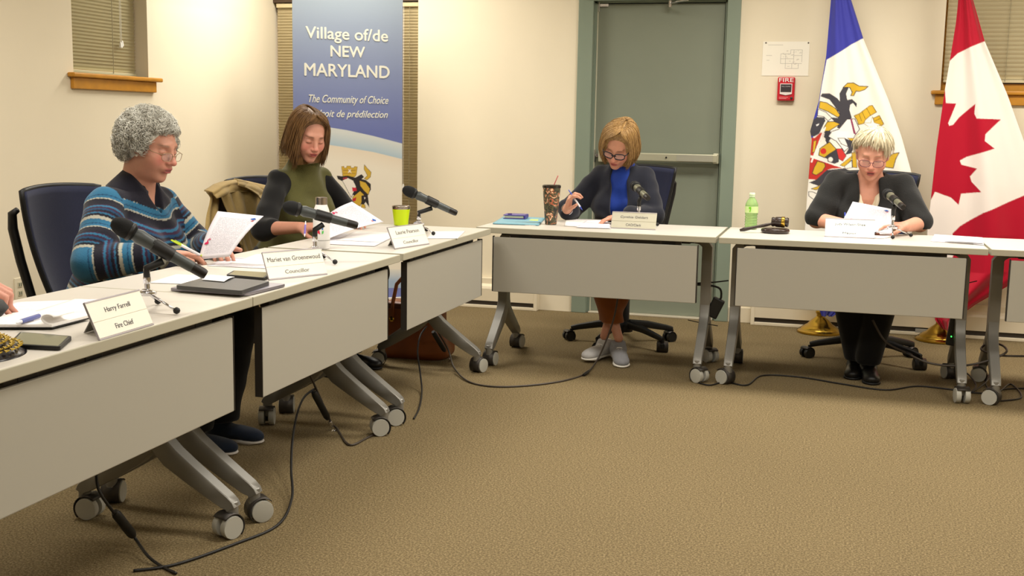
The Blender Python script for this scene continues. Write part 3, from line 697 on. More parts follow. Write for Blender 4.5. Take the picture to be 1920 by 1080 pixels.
# ---- 1. woman in striped sweater -------------------------------------------------
def woman_stripes():
    r = person('seated woman with curly grey hair and glasses in a blue striped sweater reading a sheet', -2.70, 3.93)
    J = J_from((-2.74, 3.93, .56), (-2.62, 3.935, 1.005), (1, -.10, 0), .150, .085)
    s, f, u = J['s'], J['f'], J['u']
    J['elR'] = V3(-2.60, 3.60, .745); J['wrR'] = V3(-2.372, 3.705, .772); J['elL'] = V3(-2.50, 4.16, .745); J['wrL'] = V3(-2.33, 3.97, .775)
    J['hipR'] = J['pel']+s*.09-u*.03; J['hipL'] = J['pel']-s*.09-u*.03
    J['knR'] = V3(-2.28, 3.80, .50); J['knL'] = V3(-2.27, 4.06, .50); J['anR'] = V3(-2.36, 3.86, .105); J['anL'] = V3(-2.34, 4.03, .105)
    hc, R = head_frame((-2.552, 3.922, 1.162), (1, -.10, -.30), (.30, 0, 1)); sc = 1.06
    B = Body(); torso(B, J, 1., -.01, .03); skin_neck(B, J, hc, R, 1.16); P = head(B, hc, R, sc, fat=.010)
    B.u(Ell(P(0, .018, -.088), (.046, .045, .028), R), .03)
    arm(B, J['shR'], J['elR'], J['wrR']); arm(B, J['shL'], J['elL'], J['wrL']); legs(B, J, 1., -.012)
    hand(B, J['wrR'], (.75, .55, .0), (.2, .1, -1), -1, (.55, .6, .7, .8), (.1, .2), 1., .03)
    hand(B, J['wrL'], (.75, -.65, .03), (.1, .1, -1), 1, (.5, .6, .7, .75), (.1, .2), 1., .03)
    sculpt('body', B, .0036, M_skin, r, lambda v: face_cols(v, hc, R, (188, 134, 112), (160, 82, 80), (120, 96, 80), sc, cheek=(206, 112, 104)))
    # sweater
    T = Body(); torso(T, J, 1.09, .018, .075, .03, .050)
    arm(T, J['shR'], J['elR'], J['wrR']-nrm(J['wrR']-J['elR'])*.02, 1.1, .014, (.060, .052, .034)); arm(T, J['shL'], J['elL'], J['wrL']-nrm(J['wrL']-J['elL'])*.02, 1.1, .014, (.060, .052, .034))
    nk = J['neck']; T.sub(Cone(nk+u*.05, nk+u*.10, .056, .075), .01); T.sub(Cone(nk+f*.075+u*.04, nk+f*.125-u*.09, .040, .010), .01)
    T.cut(Half(J['pel']-u*.06, -u)); T.disp = lambda p: fold(p, 1., .0035, .4)
    NV, TL, DT, CR, PL, BL = (20, 20, 32), (40, 96, 128), (22, 60, 92), (160, 158, 144), (50, 28, 52), (34, 70, 124)
    seq = [(0, CR), (.010, TL), (.034, DT), (.040, TL), (.055, CR), (.062, NV), (.104, PL), (.110, TL), (.122, PL), (.134, DT), (.146, NV), (.156, PL), (.162, TL), (.170, NV), (.184, CR)]
    per = .192*.70
    lv = np.array([q[0] for q in seq])*.70; lc = np.array([lin(q[1]) for q in seq])
    def colf(v):
        t_ax = (nk-v)@u                                       # below the collar
        def seg(a, b): e = b-a; t = np.clip(((v-a)@e)/(e@e), 0, 1); return np.linalg.norm(v-a-t[:, None]*e, axis=1), t*np.linalg.norm(e)
        val = t_ax.copy()+.030*np.sin((v-nk)@s*9)**2
        for q in 'RL':
            d1, l1 = seg(J['sh'+q], J['el'+q]); d2, l2 = seg(J['el'+q], J['wr'+q]); off = np.linalg.norm(J['el'+q]-J['sh'+q])
            onarm = (np.minimum(d1, d2) < .088) & (np.abs((v-nk)@s) > .155)
            along = np.where(d1 < d2, l1, off+l2)
            val = np.where(onarm, along+.075, val)
        C = lc[np.clip(np.searchsorted(lv, (val-.052) % per, side='right')-1, 0, len(lv)-1)]
        yoke = (val < .058); C = np.where(yoke[:, None], np.array(lin((24, 23, 34))), C)
        return C
    ms = cloth('striped_rib_knit', (50, 80, 110), attr=True, bump=.4, bscale=260)
    sculpt('sweater', T, .0042, ms, r, colf)
    # collar with open placket
    Cc = Body(); org = np.array(r.location[:]); g = G(); n = 40
    P0 = []
    for i in range(n+1):
        a = -PI*.86+2*PI*.86*i/n
        row = []
        for t in np.linspace(0, 1, 6):
            rad = .068+.052*t; zz = .052-.075*t+.02*math.cos(a)*0
            ff = math.cos(a+PI); ss = math.sin(a+PI)
            front = max(0, -math.cos(a))**2
            row.append(nk+u*(zz-.062*front*(1+.3*t))+f*(-math.cos(a)*rad*.92+.022*front)+s*(-math.sin(a)*rad*1.05)-org)
        P0.append(row)
    co_ = g.grid(np.array(P0)).build('collar', cloth('sweater_collar', (24, 23, 34)), r, smooth=True); md = co_.modifiers.new('t', 'SOLIDIFY'); md.thickness = .006
    Pn = Body(); legs(Pn, J, 1.06, .014, (.088, .066, .062)); Pn.u(Ell(J['pel'], (.19, .15, .12), Rm(s, f, u)), .05); Pn.cut(Half(V3(0, 0, .075), (0, 0, -1))); Pn.cut(Half(V3(0, 0, .64), (0, 0, 1))); Pn.disp = lambda p: fold(p, 1., .003, 2.)
    sculpt('trousers', Pn, .007, M_dkpants, r)
    for q in 'RL': shoe('shoe', r, J['an'+q]+V3(0, 0, -.02), (1, -.12, 0), cloth('navy_shoe', (24, 34, 50)), mat('shoe_sole_white', (200, 195, 188), .6))
    # curly hair
    hm = hair_mat('curly_grey_hair', (206, 204, 194), (158, 154, 142), (25, 25, 25))
    rs = np.random.RandomState(5); g = G()
    def hr(dx): # surface radius in a direction of the head frame
        x, y, z = dx
        k = 1/math.sqrt((x/.105)**2+(((y+.0))/.112)**2+(z/.112)**2)
        return k
    def ok(dx):
        x, y, z = dx; 
        if y > .36 and z < .34+.12*y and abs(x) < .74: return False
        if z < -.80: return False
        if y > .02 and z < -.36: return False
        return True
    # cap
    for i in range(9500):
        dx = nrm(rs.randn(3)); 
        if not ok(dx): continue
        low = max(0., -dx[2])
        base = dx*hr(dx)*(rs.uniform(.88, 1.03)+.035*math.sin(dx[0]*11+dx[2]*7)*math.sin(dx[1]*9+dx[2]*12))+np.array([0, -.022-.012*low, .020]); base[0] *= 1+.04*low
        # small helical curl lying roughly on the surface
        t1 = nrm(np.cross(dx, rs.randn(3))); t2 = np.cross(dx, t1); turns = rs.uniform(.7, 1.5); rr = rs.uniform(.006, .015); L_ = rs.uniform(.012, .03)
        pts = []
        for k in range(10):
            a = k/9*turns*2*PI; pts.append(hc+((base+t1*(math.cos(a)*rr)+dx*(math.sin(a)*rr*.8)+t2*(k/9-.5)*L_)*sc)@R-np.array(r.location[:]))
        g.tube(pts, [.00095*(.5+.5*math.sin(PI*min(1, (k+1)/10))) for k in range(10)], 4)
    Cp = Body(); Cp.u(Ell(hc+R.T@(V3(0, -.024, .024)*sc), (.096*sc, .101*sc, .100*sc), R), .02)
    Cp.sub(Ell(hc+R.T@(V3(0, .098, -.022)*sc), (.094*sc, .094*sc, .084*sc), R), .02)
    Cp.sub(Ell(hc+R.T@(V3(0, .05, -.12)*sc), (.11*sc, .10*sc, .095*sc), R), .02)
    [Cp.sub(Ell(hc+R.T@(V3(q*.085, .030, -.045)*sc), (.035*sc, .045*sc, .040*sc), R), .01) for q in (-1, 1)]
    Cp.disp = lambda p: fold(p, 3.2, .0045, 1.)
    cv, cf = Cp.mesh(.004); g.add((cv-np.array(r.location[:])).tolist(), cf.tolist())
    g.build('hair', hm, r, smooth=True)
    glasses(r, hc, R, sc, mat('thin_wire_rim', (165, 140, 110), .3, .8), .0225, .0150, .110, -.010, .0011)
    G().lathe([(.001, -.005), (.005, -.002), (.005, .002), (.001, .005)], 12, Tm(tuple(P(.080, .012, -.034)-np.array(r.location[:])), rx=.3)).build('earring', mat('pearl', (225, 215, 200), .2), r, smooth=True)
    return r
# ---- 2. woman in olive vest --------------------------------------------------------
def woman_olive():
    r = person('seated woman with shoulder-length brown hair in an olive vest over black sleeves', -2.66, 5.38)
    J = J_from((-2.76, 5.45, .56), (-2.625, 5.375, 1.045), (1, -.42, 0), .140, .080); s, f, u = J['s'], J['f'], J['u']
    J['elR'] = V3(-2.66, 5.02, .745); J['wrR'] = V3(-2.44, 4.965, .765); J['elL'] = V3(-2.44, 5.60, .76); J['wrL'] = V3(-2.36, 5.40, .79)
    J['hipR'] = J['pel']+s*.09-u*.03; J['hipL'] = J['pel']-s*.09-u*.03
    J['knR'] = V3(-2.27, 5.20, .50); J['knL'] = V3(-2.27, 5.44, .50); J['anR'] = V3(-2.46, 5.22, .105); J['anL'] = V3(-2.42, 5.48, .105)
    hc, R = head_frame((-2.545, 5.278, 1.192), (1, -.82, -.52), (.40, -.25, 1)); sc = 1.0
    B = Body(); torso(B, J, .92, -.01); skin_neck(B, J, hc, R, 1.); P = head(B, hc, R, sc, fat=.004)
    arm(B, J['shR'], J['elR'], J['wrR'], .98, 0., (.036, .040, .027)); arm(B, J['shL'], J['elL'], J['wrL'], .98, 0., (.036, .040, .027)); legs(B, J, .95, -.012)
    tips = hand(B, J['wrR'], (.95, -.05, .08), (.2, .3, -1), -1, (.7, .8, .9, 1.), (.35, .5), .98, .03)
    hand(B, J['wrL'], (.55, -.85, -.05), (.2, .0, -1), 1, (.5, .6, .7, .75), (.2, .3), .95, .04)
    sculpt('body', B, .0036, M_skin, r, lambda v: face_cols(v, hc, R, (194, 138, 116), (164, 74, 72), (92, 62, 42), sc, cheek=(216, 124, 112)))
    sl = Body(); arm(sl, J['shR'], J['elR'], J['elR']+(J['wrR']-J['elR'])*.22, 1.05, .006, (.046, .046, .040)); arm(sl, J['shL'], J['elL'], J['elL']+(J['wrL']-J['elL'])*.3, 1.05, .006, (.046, .046, .040))
    torso(sl, J, .94, .000); sl.cut(Half(J['pel']-u*.05, -u)); sl.sub(Cone(J['neck']-u*.0, J['neck']+u*.2, .09, .1), .01); sl.disp = lambda p: fold(p, 1., .0035, 1.3)
    sculpt('shirt', sl, .005, M_black, r)
    T = Body(); torso(T, J, 1.0, .014, .02, .03, .046)
    T.u(Cone(J['neck']-u*.03+f*.01, J['neck']+u*.080+f*.034, .080, .064), .03)
    for q, sg in (('R', 1), ('L', -1)): T.sub(Cone(J['sh'+q]+s*sg*.078-u*.30, J['sh'+q]+s*sg*.118+u*.12, .074, .050), .02)
    T.cut(Half(J['pel']-u*.08, -u)); T.disp = lambda p: fold(p, .9, .0045, 2.2)
    T.sub(Cone(J['neck']+u*.066+f*.032, J['neck']+u*.14+f*.045, .056, .064), .004)
    sculpt('olive_vest', T, .0048, cloth('olive_knit', (86, 84, 46), bump=.5, bscale=300), r)
    Pn = Body(); legs(Pn, J, 1.04, .012, (.085, .066, .062)); Pn.u(Ell(J['pel'], (.18, .14, .12), Rm(s, f, u)), .05); Pn.cut(Half(V3(0, 0, .07), (0, 0, -1))); Pn.cut(Half(V3(0, 0, .62), (0, 0, 1)))
    sculpt('trousers', Pn, .007, M_black, r)
    for q in 'RL': shoe('shoe', r, J['an'+q]+V3(0, 0, -.02), (1, -.2, 0), mat('black_leather', (16, 15, 15), .35), mat('black_sole', (12, 12, 12), .6))
    def path(a, t, lift):
        th = (a*2-1)*PI                       # azimuth, 0 = front (+y)
        part = .012; sgn = 1 if th >= 0 else -1; at = abs(th)
        # strands rooted near the front sweep outwards to frame the face
        end = max(at, .88+.08*sgn*-1); w = min(1, t*2.3); w = w*w*(3-2*w)
        az = sgn*(at*(1-w)+end*w) if t > 0 else th
        ph = min(t/.52, 1)*1.50+.10
        rx, ry, rz = .094, .108, .100
        if ph < 1.5: k = ph
        else: k = 1.5
        x = rx*math.sin(k)*math.sin(az)+part*(1-w); yv = ry*math.sin(k)*math.cos(az)-.014+.045*math.cos(th)*(1-w)*(1 if at < 1.57 else .6); z = rz*math.cos(k)+.034
        if t > .50:
            q = (t-.50)/.50; ln = .172+.02*math.sin(az*3); z -= q*ln; fl = 1+.16*q-.30*q*q*.6; x *= fl*1.0; yv = (yv)*(1+.06*q)-.0*q
            x += sgn*.006*q; 
        return (x, yv, z)
    hm = hair_mat('brown_hair', (120, 88, 52), (86, 60, 34), (70, 70, 5))
    hair(r, hc, R, 1.0, path, 1500, hm, .0017, 3, 14, jit=.007)
    return r
# ---- 3. clerk ------------------------------------------------------------------------
def woman_cardigan():
    r = person('seated woman with a blonde bob in a navy cardigan over a cobalt top, writing', -1.19, 6.55)
    J = J_from((-1.185, 6.62, .57), (-1.195, 6.50, 1.045), (.02, -1, 0), .128, .078); s, f, u = J['s'], J['f'], J['u']   # s = her right = -X
    J['elR'] = V3(-1.475, 6.44, .785); J['wrR'] = V3(-1.452, 6.255, .800); J['elL'] = V3(-.99, 6.40, .775); J['wrL'] = V3(-1.135, 6.235, .775)
    J['hipR'] = J['pel']+s*.09-u*.03; J['hipL'] = J['pel']-s*.09-u*.03
    J['knR'] = V3(-1.27, 6.22, .52); J['knL'] = V3(-1.10, 6.22, .52); J['anR'] = V3(-1.11, 6.10, .125); J['anL'] = V3(-1.20, 6.16, .12)
    hc, R = head_frame((-1.197, 6.405, 1.158), (-.14, -1, -.68), (.16, -.38, 1)); sc = 1.0
    B = Body(); torso(B, J, .92, -.01); skin_neck(B, J, hc, R); P = head(B, hc, R, sc)
    arm(B, J['shR'], J['elR'], J['wrR'], .95); arm(B, J['shL'], J['elL'], J['wrL'], .95); legs(B, J, .86, -.010, (.082, .058, .040))
    tips = hand(B, J['wrR'], (.30, -.45, .80), (.75, .15, -.2), -1, (.85, .95, 1.05, 1.1), (.5, .5), .95, .02)
    hand(B, J['wrL'], (-.75, -.55, -.10), (0, -.1, -1), 1, (.35, .42, .5, .55), (.2, .3), .95, .06)
    sculpt('body', B, .0036, M_skin, r, lambda v: face_cols(v, hc, R, (196, 140, 114), (164, 76, 70), (112, 80, 50), sc))
    T = Body(); torso(T, J, .96, .010, 0, .02); T.u(Cone(J['neck']-u*.05, J['neck']+u*.005, .072, .060), .03); T.sub(Cone(J['neck']+u*.002, J['neck']+u*.08, .054, .062), .004); T.cut(Half(J['pel']-u*.05, -u)); T.disp = lambda p: fold(p, 1., .002, 1.)
    sculpt('cobalt_top', T, .005, cloth('cobalt_cloth', (20, 50, 132), rough=.7), r)
    C = Body(); torso(C, J, 1.03, .017, 0, .022, .046)
    arm(C, J['shR'], J['elR'], J['elR']+(J['wrR']-J['elR'])*.62, 1.08, .014, (.048, .045, .042)); arm(C, J['shL'], J['elL'], J['elL']+(J['wrL']-J['elL'])*.75, 1.08, .012, (.048, .045, .040))
    C.sub(Box(J['neck']+f*.16-u*.26, (.046, .16, .36), Rm(nrm(s), f, u), .01), .01)
    C.sub(Cone(J['neck']-u*.01, J['neck']+u*.10, .066, .082), .01)
    C.cut(Half(J['pel']-u*.09, -u)); C.disp = lambda p: fold(p, 1.1, .0042, .7)
    sculpt('cardigan', C, .005, cloth('navy_cardigan', (26, 28, 38)), r)
    Pn = Body()
    for q in 'RL': Pn.u(Cone(J['hip'+q], J['kn'+q], .094, .080), .04); Pn.u(Cone(J['kn'+q], J['kn'+q]+(J['an'+q]-J['kn'+q])*.80, .080, .056), .03)
    Pn.u(Ell(J['pel'], (.18, .14, .12), Rm(s, f, u)), .05); Pn.cut(Half(V3(0, 0, .205), (0, 0, -1))); Pn.cut(Half(V3(0, 0, .64), (0, 0, 1))); Pn.disp = lambda p: fold(p, 1., .003, 2.)
    sculpt('trousers', Pn, .006, cloth('rust_trousers', (132, 76, 34)), r)
    gs = cloth('grey_mesh_shoe', (142, 142, 146), bump=.8, bscale=600)
    shoe('shoe', r, J['anR']+V3(0, 0, -.022), (.32, -1, -.10), gs, mat('shoe_sole_pale', (222, 218, 208), .5), M_white, L=.24); shoe('shoe', r, J['anL']+V3(0, 0, -.022), (-.35, -1, 0), cloth('white_mesh_shoe', (182, 180, 178)), mat('shoe_sole_pale', (222, 218, 208), .5), M_white)
    def path(a, t, lift):
        th = (a*2-1)*PI; px = -.022; sgn = 1 if th >= 0 else -1; at = abs(th)   # parting to her left of centre
        end = max(at, .78 if sgn > 0 else .86); w = min(1, t*2.0); w = w*w*(3-2*w); az = sgn*(at*(1-w)+end*w)
        ph = min(t/.55, 1)*1.50+.06; rx, ry, rz = .101, .113, .106
        x = rx*math.sin(ph)*math.sin(az)+px*(1-w); yv = ry*math.sin(ph)*math.cos(az)-.014+.048*math.cos(th)*(1-w)*(1 if at < 1.57 else .6); z = rz*math.cos(ph)+.034
        if t > .53:
            q = (t-.53)/.47; z -= q*(.128+.014*(sgn < 0)); x *= 1+.12*math.sin(q*2.6)-.22*q*q; yv *= 1-.10*q*q
        return (x, yv, z)
    hm = hair_mat('blonde_bob_hair', (164, 130, 80), (128, 96, 54), (70, 70, 5))
    hair(r, hc, R, 1.0, path, 1500, hm, .0018, 8, 14, jit=.0045)
    glasses(r, hc, R, sc, mat('dark_frame_plastic', (34, 28, 36), .3), .0270, .0185, .108, -.002, .0030)
    # thin silver bangle
    org = np.array(r.location[:]); w_ = J['wrR']; dd = nrm(J['wrR']-J['elR']); a1 = nrm(np.cross(dd, (0, 0, 1))); a2 = np.cross(dd, a1)
    G().tube([w_-dd*.02+(a1*math.cos(t)+a2*math.sin(t))*.031-org for t in np.linspace(0, 2*PI, 24, endpoint=False)], .0022, 6, closed=True).build('bracelet', M_chrome, r, smooth=True)
    return r, tips, J
# ---- 4. woman in black jacket --------------------------------------------------------
def woman_jacket():
    r = person('seated woman with short pale blonde hair and glasses in a black short-sleeved jacket', .15, 6.57)
    J = J_from((.145, 6.64, .56), (.150, 6.50, 1.025), (-.02, -1, 0), .165, .056); s, f, u = J['s'], J['f'], J['u']
    J['elR'] = V3(-.112, 6.40, .785); J['wrR'] = V3(.055, 6.235, .775); J['elL'] = V3(.412, 6.42, .785); J['wrL'] = V3(.330, 6.225, .782)
    J['hipR'] = J['pel']+s*.09-u*.03; J['hipL'] = J['pel']-s*.09-u*.03
    J['knR'] = V3(.05, 6.24, .51); J['knL'] = V3(.26, 6.24, .51); J['anR'] = V3(.13, 6.24, .105); J['anL'] = V3(.19, 6.15, .105)
    hc, R = head_frame((.154, 6.415, 1.138), (-.05, -1, -.36), (.02, -.3, 1)); sc = 1.03
    B = Body(); torso(B, J, .98, -.008, .02); skin_neck(B, J, hc, R, 1.08); P = head(B, hc, R, sc, fat=.004, mouth_open=.007)
    arm(B, J['shR'], J['elR'], J['wrR'], 1.02); arm(B, J['shL'], J['elL'], J['wrL'], 1.02); legs(B, J, .95, -.012)
    hand(B, J['wrR'], (.85, -.30, .12), (.1, .2, -1), -1, (.5, .6, .7, .8), (.3, .3), .98, .04)
    hand(B, J['wrL'], (-.75, -.30, .08), (0, .1, -1), 1, (.45, .55, .65, .7), (.35, .3), .98, .04)
    sculpt('body', B, .0036, M_skin, r, lambda v: face_cols(v, hc, R, (204, 146, 122), (172, 78, 76), (160, 124, 96), sc, mo=.007))
    T = Body(); torso(T, J, 1.0, .008, .03, .02); T.sub(Cone(J['neck']-u*.035+f*.05, J['neck']+u*.1+f*.0, .070, .11), .01); T.sub(Cone(J['neck']+f*.14-u*.135, J['neck']+f*.12+u*.03, .036, .080), .01); T.cut(Half(J['pel']-u*.05, -u)); T.disp = lambda p: fold(p, 1., .002, 1.)
    sculpt('blouse', T, .005, cloth('cream_blouse', (226, 216, 190), rough=.7), r)
    org = np.array(r.location[:])
    bt = J['neck']+f*.155-u*.155
    C = Body(); torso(C, J, 1.05, .018, .03, .025, .050)
    [C.u(Cone(J['sh'+q], J['sh'+q]+(J['el'+q]-J['sh'+q])*.93, .071, .070), .02) for q in 'RL']; [C.cut(Half(J['elR']-V3(0, 0, .028), (0, 0, -1)))]
    C.sub(Box(J['neck']+f*.18-u*.20, (.050, .18, .40), Rm(s, f, u), .01), .01); C.sub(Cone(J['neck']-u*.02, J['neck']+u*.10, .070, .085), .01)
    C.cut(Half(J['pel']-u*.09, -u)); C.disp = lambda p: fold(p, 1.1, .0040, 2.7)
    sculpt('jacket', C, .005, cloth('black_jacket_cloth', (30, 30, 29), bump=.6, bscale=180), r)
    # button on the blouse: march out of the chest to the surface
    p = J['neck']-u*.125; 
    for _ in range(200):
        if T.ev(p[None])[0] > -.0005: break
        p = p+f*.0015
    G().lathe([(.0085, -.002), (.0085, .003), (.006, .004)], 16, frame(p-org, s, u)).build('button', M_blackp, r)
    Pn = Body(); legs(Pn, J, 1.06, .012, (.088, .070, .050)); Pn.u(Ell(J['pel'], (.19, .15, .12), Rm(s, f, u)), .05); Pn.cut(Half(V3(0, 0, .07), (0, 0, -1))); Pn.cut(Half(V3(0, 0, .64), (0, 0, 1)))
    sculpt('trousers', Pn, .007, M_black, r)
    for q, d in (('R', (-.1, -1, 0)), ('L', (.1, -1, 0))): shoe('shoe', r, J['an'+q]+V3(0, 0, -.02), d, mat('black_leather', (16, 15, 15), .35), mat('black_sole', (12, 12, 12), .6))
    def path(a, t, lift):
        th = (a*2-1)*PI; at = abs(th); sgn = 1 if th >= 0 else -1
        ph = min(t/.8, 1)*(1.42 if at > 1.15 else (1.00+.05*math.sin(th*9)+.30*(at/1.15)**2))+.04
        rx, ry, rz = .084, .102, .099
        az = th+.34*math.sin(min(1, t*1.2)*1.4)*(1 if at < 1.4 else .2)
        x = rx*math.sin(ph)*math.sin(az)-.014*(1-min(1, t*2)); yv = ry*math.sin(ph)*math.cos(az)-.014; z = rz*math.cos(ph)+.036
        if t > .8:
            q = (t-.8)/.2; z -= q*(.050 if at > 1.15 else .016); x *= 1-.02*q
            if at > 2: x *= 1-.25*q; yv *= 1-.2*q
        return (x, yv, z)
    hm = hair_mat('pale_blonde_hair', (222, 212, 184), (188, 174, 142), (60, 60, 8))
    hair(r, hc, R, sc, path, 1600, hm, .0018, 12, 12, jit=.009, capscale=.95)
    glasses(r, hc, R, sc, mat('mauve_frame_plastic', (110, 60, 68), .3), .0262, .0178, .112, -.008, .0017)
    return r, J
# ---- 5. chief, only his fist reaches into view ---------------------------------------
def man_uniform():
    r = person('person in dark uniform at the left edge, only a fist resting above the cap', -2.55, 2.40)
    J = J_from((-2.72, 2.04, .56), (-2.60, 2.12, 1.09), (1, .0, 0), .19, .05); s, f, u = J['s'], J['f'], J['u']
    J['elR'] = V3(-2.42, 1.92, .80); J['wrR'] = V3(-2.2, 2.02, .80); J['elL'] = V3(-2.42, 2.38, .815); J['wrL'] = V3(-2.225, 2.488, .812)
    J['hipR'] = J['pel']+s*.09-u*.03; J['hipL'] = J['pel']-s*.09-u*.03
    J['knR'] = V3(-2.25, 2.08, .52); J['knL'] = V3(-2.25, 2.32, .52); J['anR'] = V3(-2.3, 2.1, .105); J['anL'] = V3(-2.3, 2.30, .105)
    hc, R = head_frame((-2.56, 2.12, 1.26), (1, .1, -.1), (.1, 0, 1))
    B = Body(); torso(B, J, 1.05, -.01); skin_neck(B, J, hc, R, 1.1); head(B, hc, R, 1.08)
    arm(B, J['shR'], J['elR'], J['wrR'], 1.1); arm(B, J['shL'], J['elL'], J['wrL'], 1.1); legs(B, J, 1.05, -.01)
    hand(B, J['wrR'], (.9, .3, -.1), (0, 0, -1), -1, (.5, .6, .7, .8), (.3, .3), 1.1)
    hand(B, J['wrL'], (.80, .45, .08), (.1, .3, -1), 1, (1.15, 1.2, 1.25, 1.3), (.5, .5), 1.12, .0)
    sculpt('body', B, .0042, M_skin, r, lambda v: face_cols(v, hc, R, (196, 138, 118), (160, 90, 84), (90, 76, 66), 1.08))
    T = Body(); torso(T, J, 1.1, .02, .04); arm(T, J['shR'], J['elR'], J['wrR']-V3(.03, .01, 0), 1.12, .014, (.06, .052, .038)); arm(T, J['shL'], J['elL'], J['wrL']-V3(.03, .015, 0), 1.12, .014, (.06, .052, .036))
    T.sub(Cone(J['neck']+u*.03, J['neck']+u*.12, .06, .08), .01); T.cut(Half(J['pel']-u*.08, -u)); T.disp = lambda p: fold(p, 1., .003, 1.)
    sculpt('uniform_jacket', T, .007, M_navy, r)
    Pn = Body(); legs(Pn, J, 1.1, .014, (.09, .07, .062)); Pn.u(Ell(J['pel'], (.19, .15, .12), Rm(s, f, u)), .05); Pn.cut(Half(V3(0, 0, .07), (0, 0, -1)))
    sculpt('trousers', Pn, .009, M_navy, r)
    for q in 'RL': shoe('shoe', r, J['an'+q]+V3(0, 0, -.02), (1, 0, 0), mat('black_leather', (16, 15, 15), .35), mat('black_sole', (12, 12, 12), .6))
    Hc = Body(); Hc.u(Ell(hc+R.T@V3(0, -.022, .048), (.084, .102, .088), R), .02); Hc.sub(Ell(hc+R.T@V3(0, .10, -.03), (.09, .085, .09), R), .02); Hc.cut(Half(hc+R.T@V3(0, 0, -.04), -R[2]))
    sculpt('hair', Hc, .005, hair_mat('short_grey_hair', (120, 112, 100), (70, 64, 56)), r)
    return r
WS = woman_stripes(); WO = woman_olive(); WC, CTIPS, CJ = woman_cardigan(); WJ, WJJ = woman_jacket(); MU = man_uniform()
# ================= CHAIRS =================
M_seat = cloth('chair_navy_fabric', (34, 37, 58), bump=.3, bscale=500)
def make_chair():
    r = thing('office_chair', '-', 'chair')
    def bp(u, v):                      # back surface: u -1..1 across, v 0..1 up ; faces +y
        z = .56+.47*v; hw = .135+.095*v**.85; return V3(u*hw*(1+.0*v), -.235-.045*v-.03*math.sin(v*2.6)+.045*u*u, z-.012*u*u*v)
    U = np.linspace(-1, 1, 18); Vv = np.linspace(0, 1, 16)
    o = G().grid(np.array([[bp(u, v) for v in Vv] for u in U])).build('backrest', M_seat, r, smooth=True); md = o.modifiers.new('t', 'SOLIDIFY'); md.thickness = .022; md.offset = 0
    rim = [bp(-1, v) for v in Vv]+[bp(u, 1) for u in U[1:]]+[bp(1, v) for v in Vv[::-1][1:]]+[bp(u, 0) for u in U[::-1][1:-1]]
    G().tube(rim, .0115, 8, closed=True).build('back_frame', M_blackp, r, smooth=True)
    for s in (-1, 1):
        G().tube([(s*.212, -.290, .945), (s*.216, -.312, .930), (s*.208, -.320, .87), (s*.182, -.312, .74), (s*.155, -.285, .58), (s*.16, -.25, .46), (s*.17, -.18, .42)], [.012, .017, .019, .019, .018, .017, .015], 10).build('back_support', M_blackp, r, smooth=True)
    B = G().box((-.24, -.22, .425), (.24, .25, .485), .025); B.build('seat', M_seat, r, sharp=50)
    G().box((-.19, -.18, .395), (.19, .18, .428), .01).build('seat_pan', M_blackp, r)
    G().lathe([(.028, .09), (.028, .26), (.02, .27), (.02, .40)], 16).build('gas_column', M_blackp, r, sharp=40)
    st = G().lathe([(.05, .075), (.052, .12), (.035, .135)], 16)
    for k in range(5):
        a = PI+k*2*PI/5; c, s = math.cos(a), math.sin(a)
        st.tube([(c*.03, s*.03, .118), (c*.15, s*.15, .108), (c*.27, s*.27, .084), (c*.315, s*.315, .072)], [.026, .022, .018, .016], 8, sx=.8)
    st.build('star_base', M_blackp, r, sharp=40)
    for k in range(5):
        a = PI+k*2*PI/5; caster_parts(r, math.cos(a)*.315, math.sin(a)*.315, a*1.7, M_blackp, M_blackp, .028, .07)
    return r
ch0 = make_chair()
ch0.location = (-2.80, 4.035, 0); ch0.rotation_euler = (0, 0, -PI/2-.05)
ch0['label'] = 'navy office chair with black frame under the woman in stripes, near the left wall'
CHR = [ch0]
for x, y, rz, lab in ((-2.80, 5.60, -PI/2-.36, 'navy office chair draped with the tan coat'),
                      (-1.17, 6.60, PI, 'navy office chair of the woman in the navy cardigan'),
                      (.20, 6.60, PI+.04, 'navy office chair of the woman in the black jacket'),
                      (-2.80, 1.93, -PI/2, 'navy office chair at the near end, mostly outside the left edge')):
    c = copy_tree(ch0); c.location = (x, y, 0); c.rotation_euler = (0, 0, rz); c['label'] = lab; CHR.append(c)
for c in (CHR[0], CHR[1], CHR[4]):             # the left-row chairs are set a notch lower
    for o in c.children:
        if not (o.name.startswith('star_base') or o.name.startswith('caster') or o.name.startswith('gas')): o.location.z -= .045
for o in CHR[1].children:
    if not (o.name.startswith('star_base') or o.name.startswith('caster') or o.name.startswith('gas')): o.location.z -= .035
for c in CHR: c['group'] = 'navy office chairs behind the tables'
def star_turn(c, a):                    # swivel the star base with its casters
    for o in c.children:
        if o.name.startswith('star_base'): o.rotation_euler = (0, 0, a)
        if o.name.startswith('caster'):
            v = Matrix.Rotation(a, 3, 'Z')@o.location; o.location = v
star_turn(CHR[2], -PI); star_turn(CHR[3], math.radians(1)-PI)
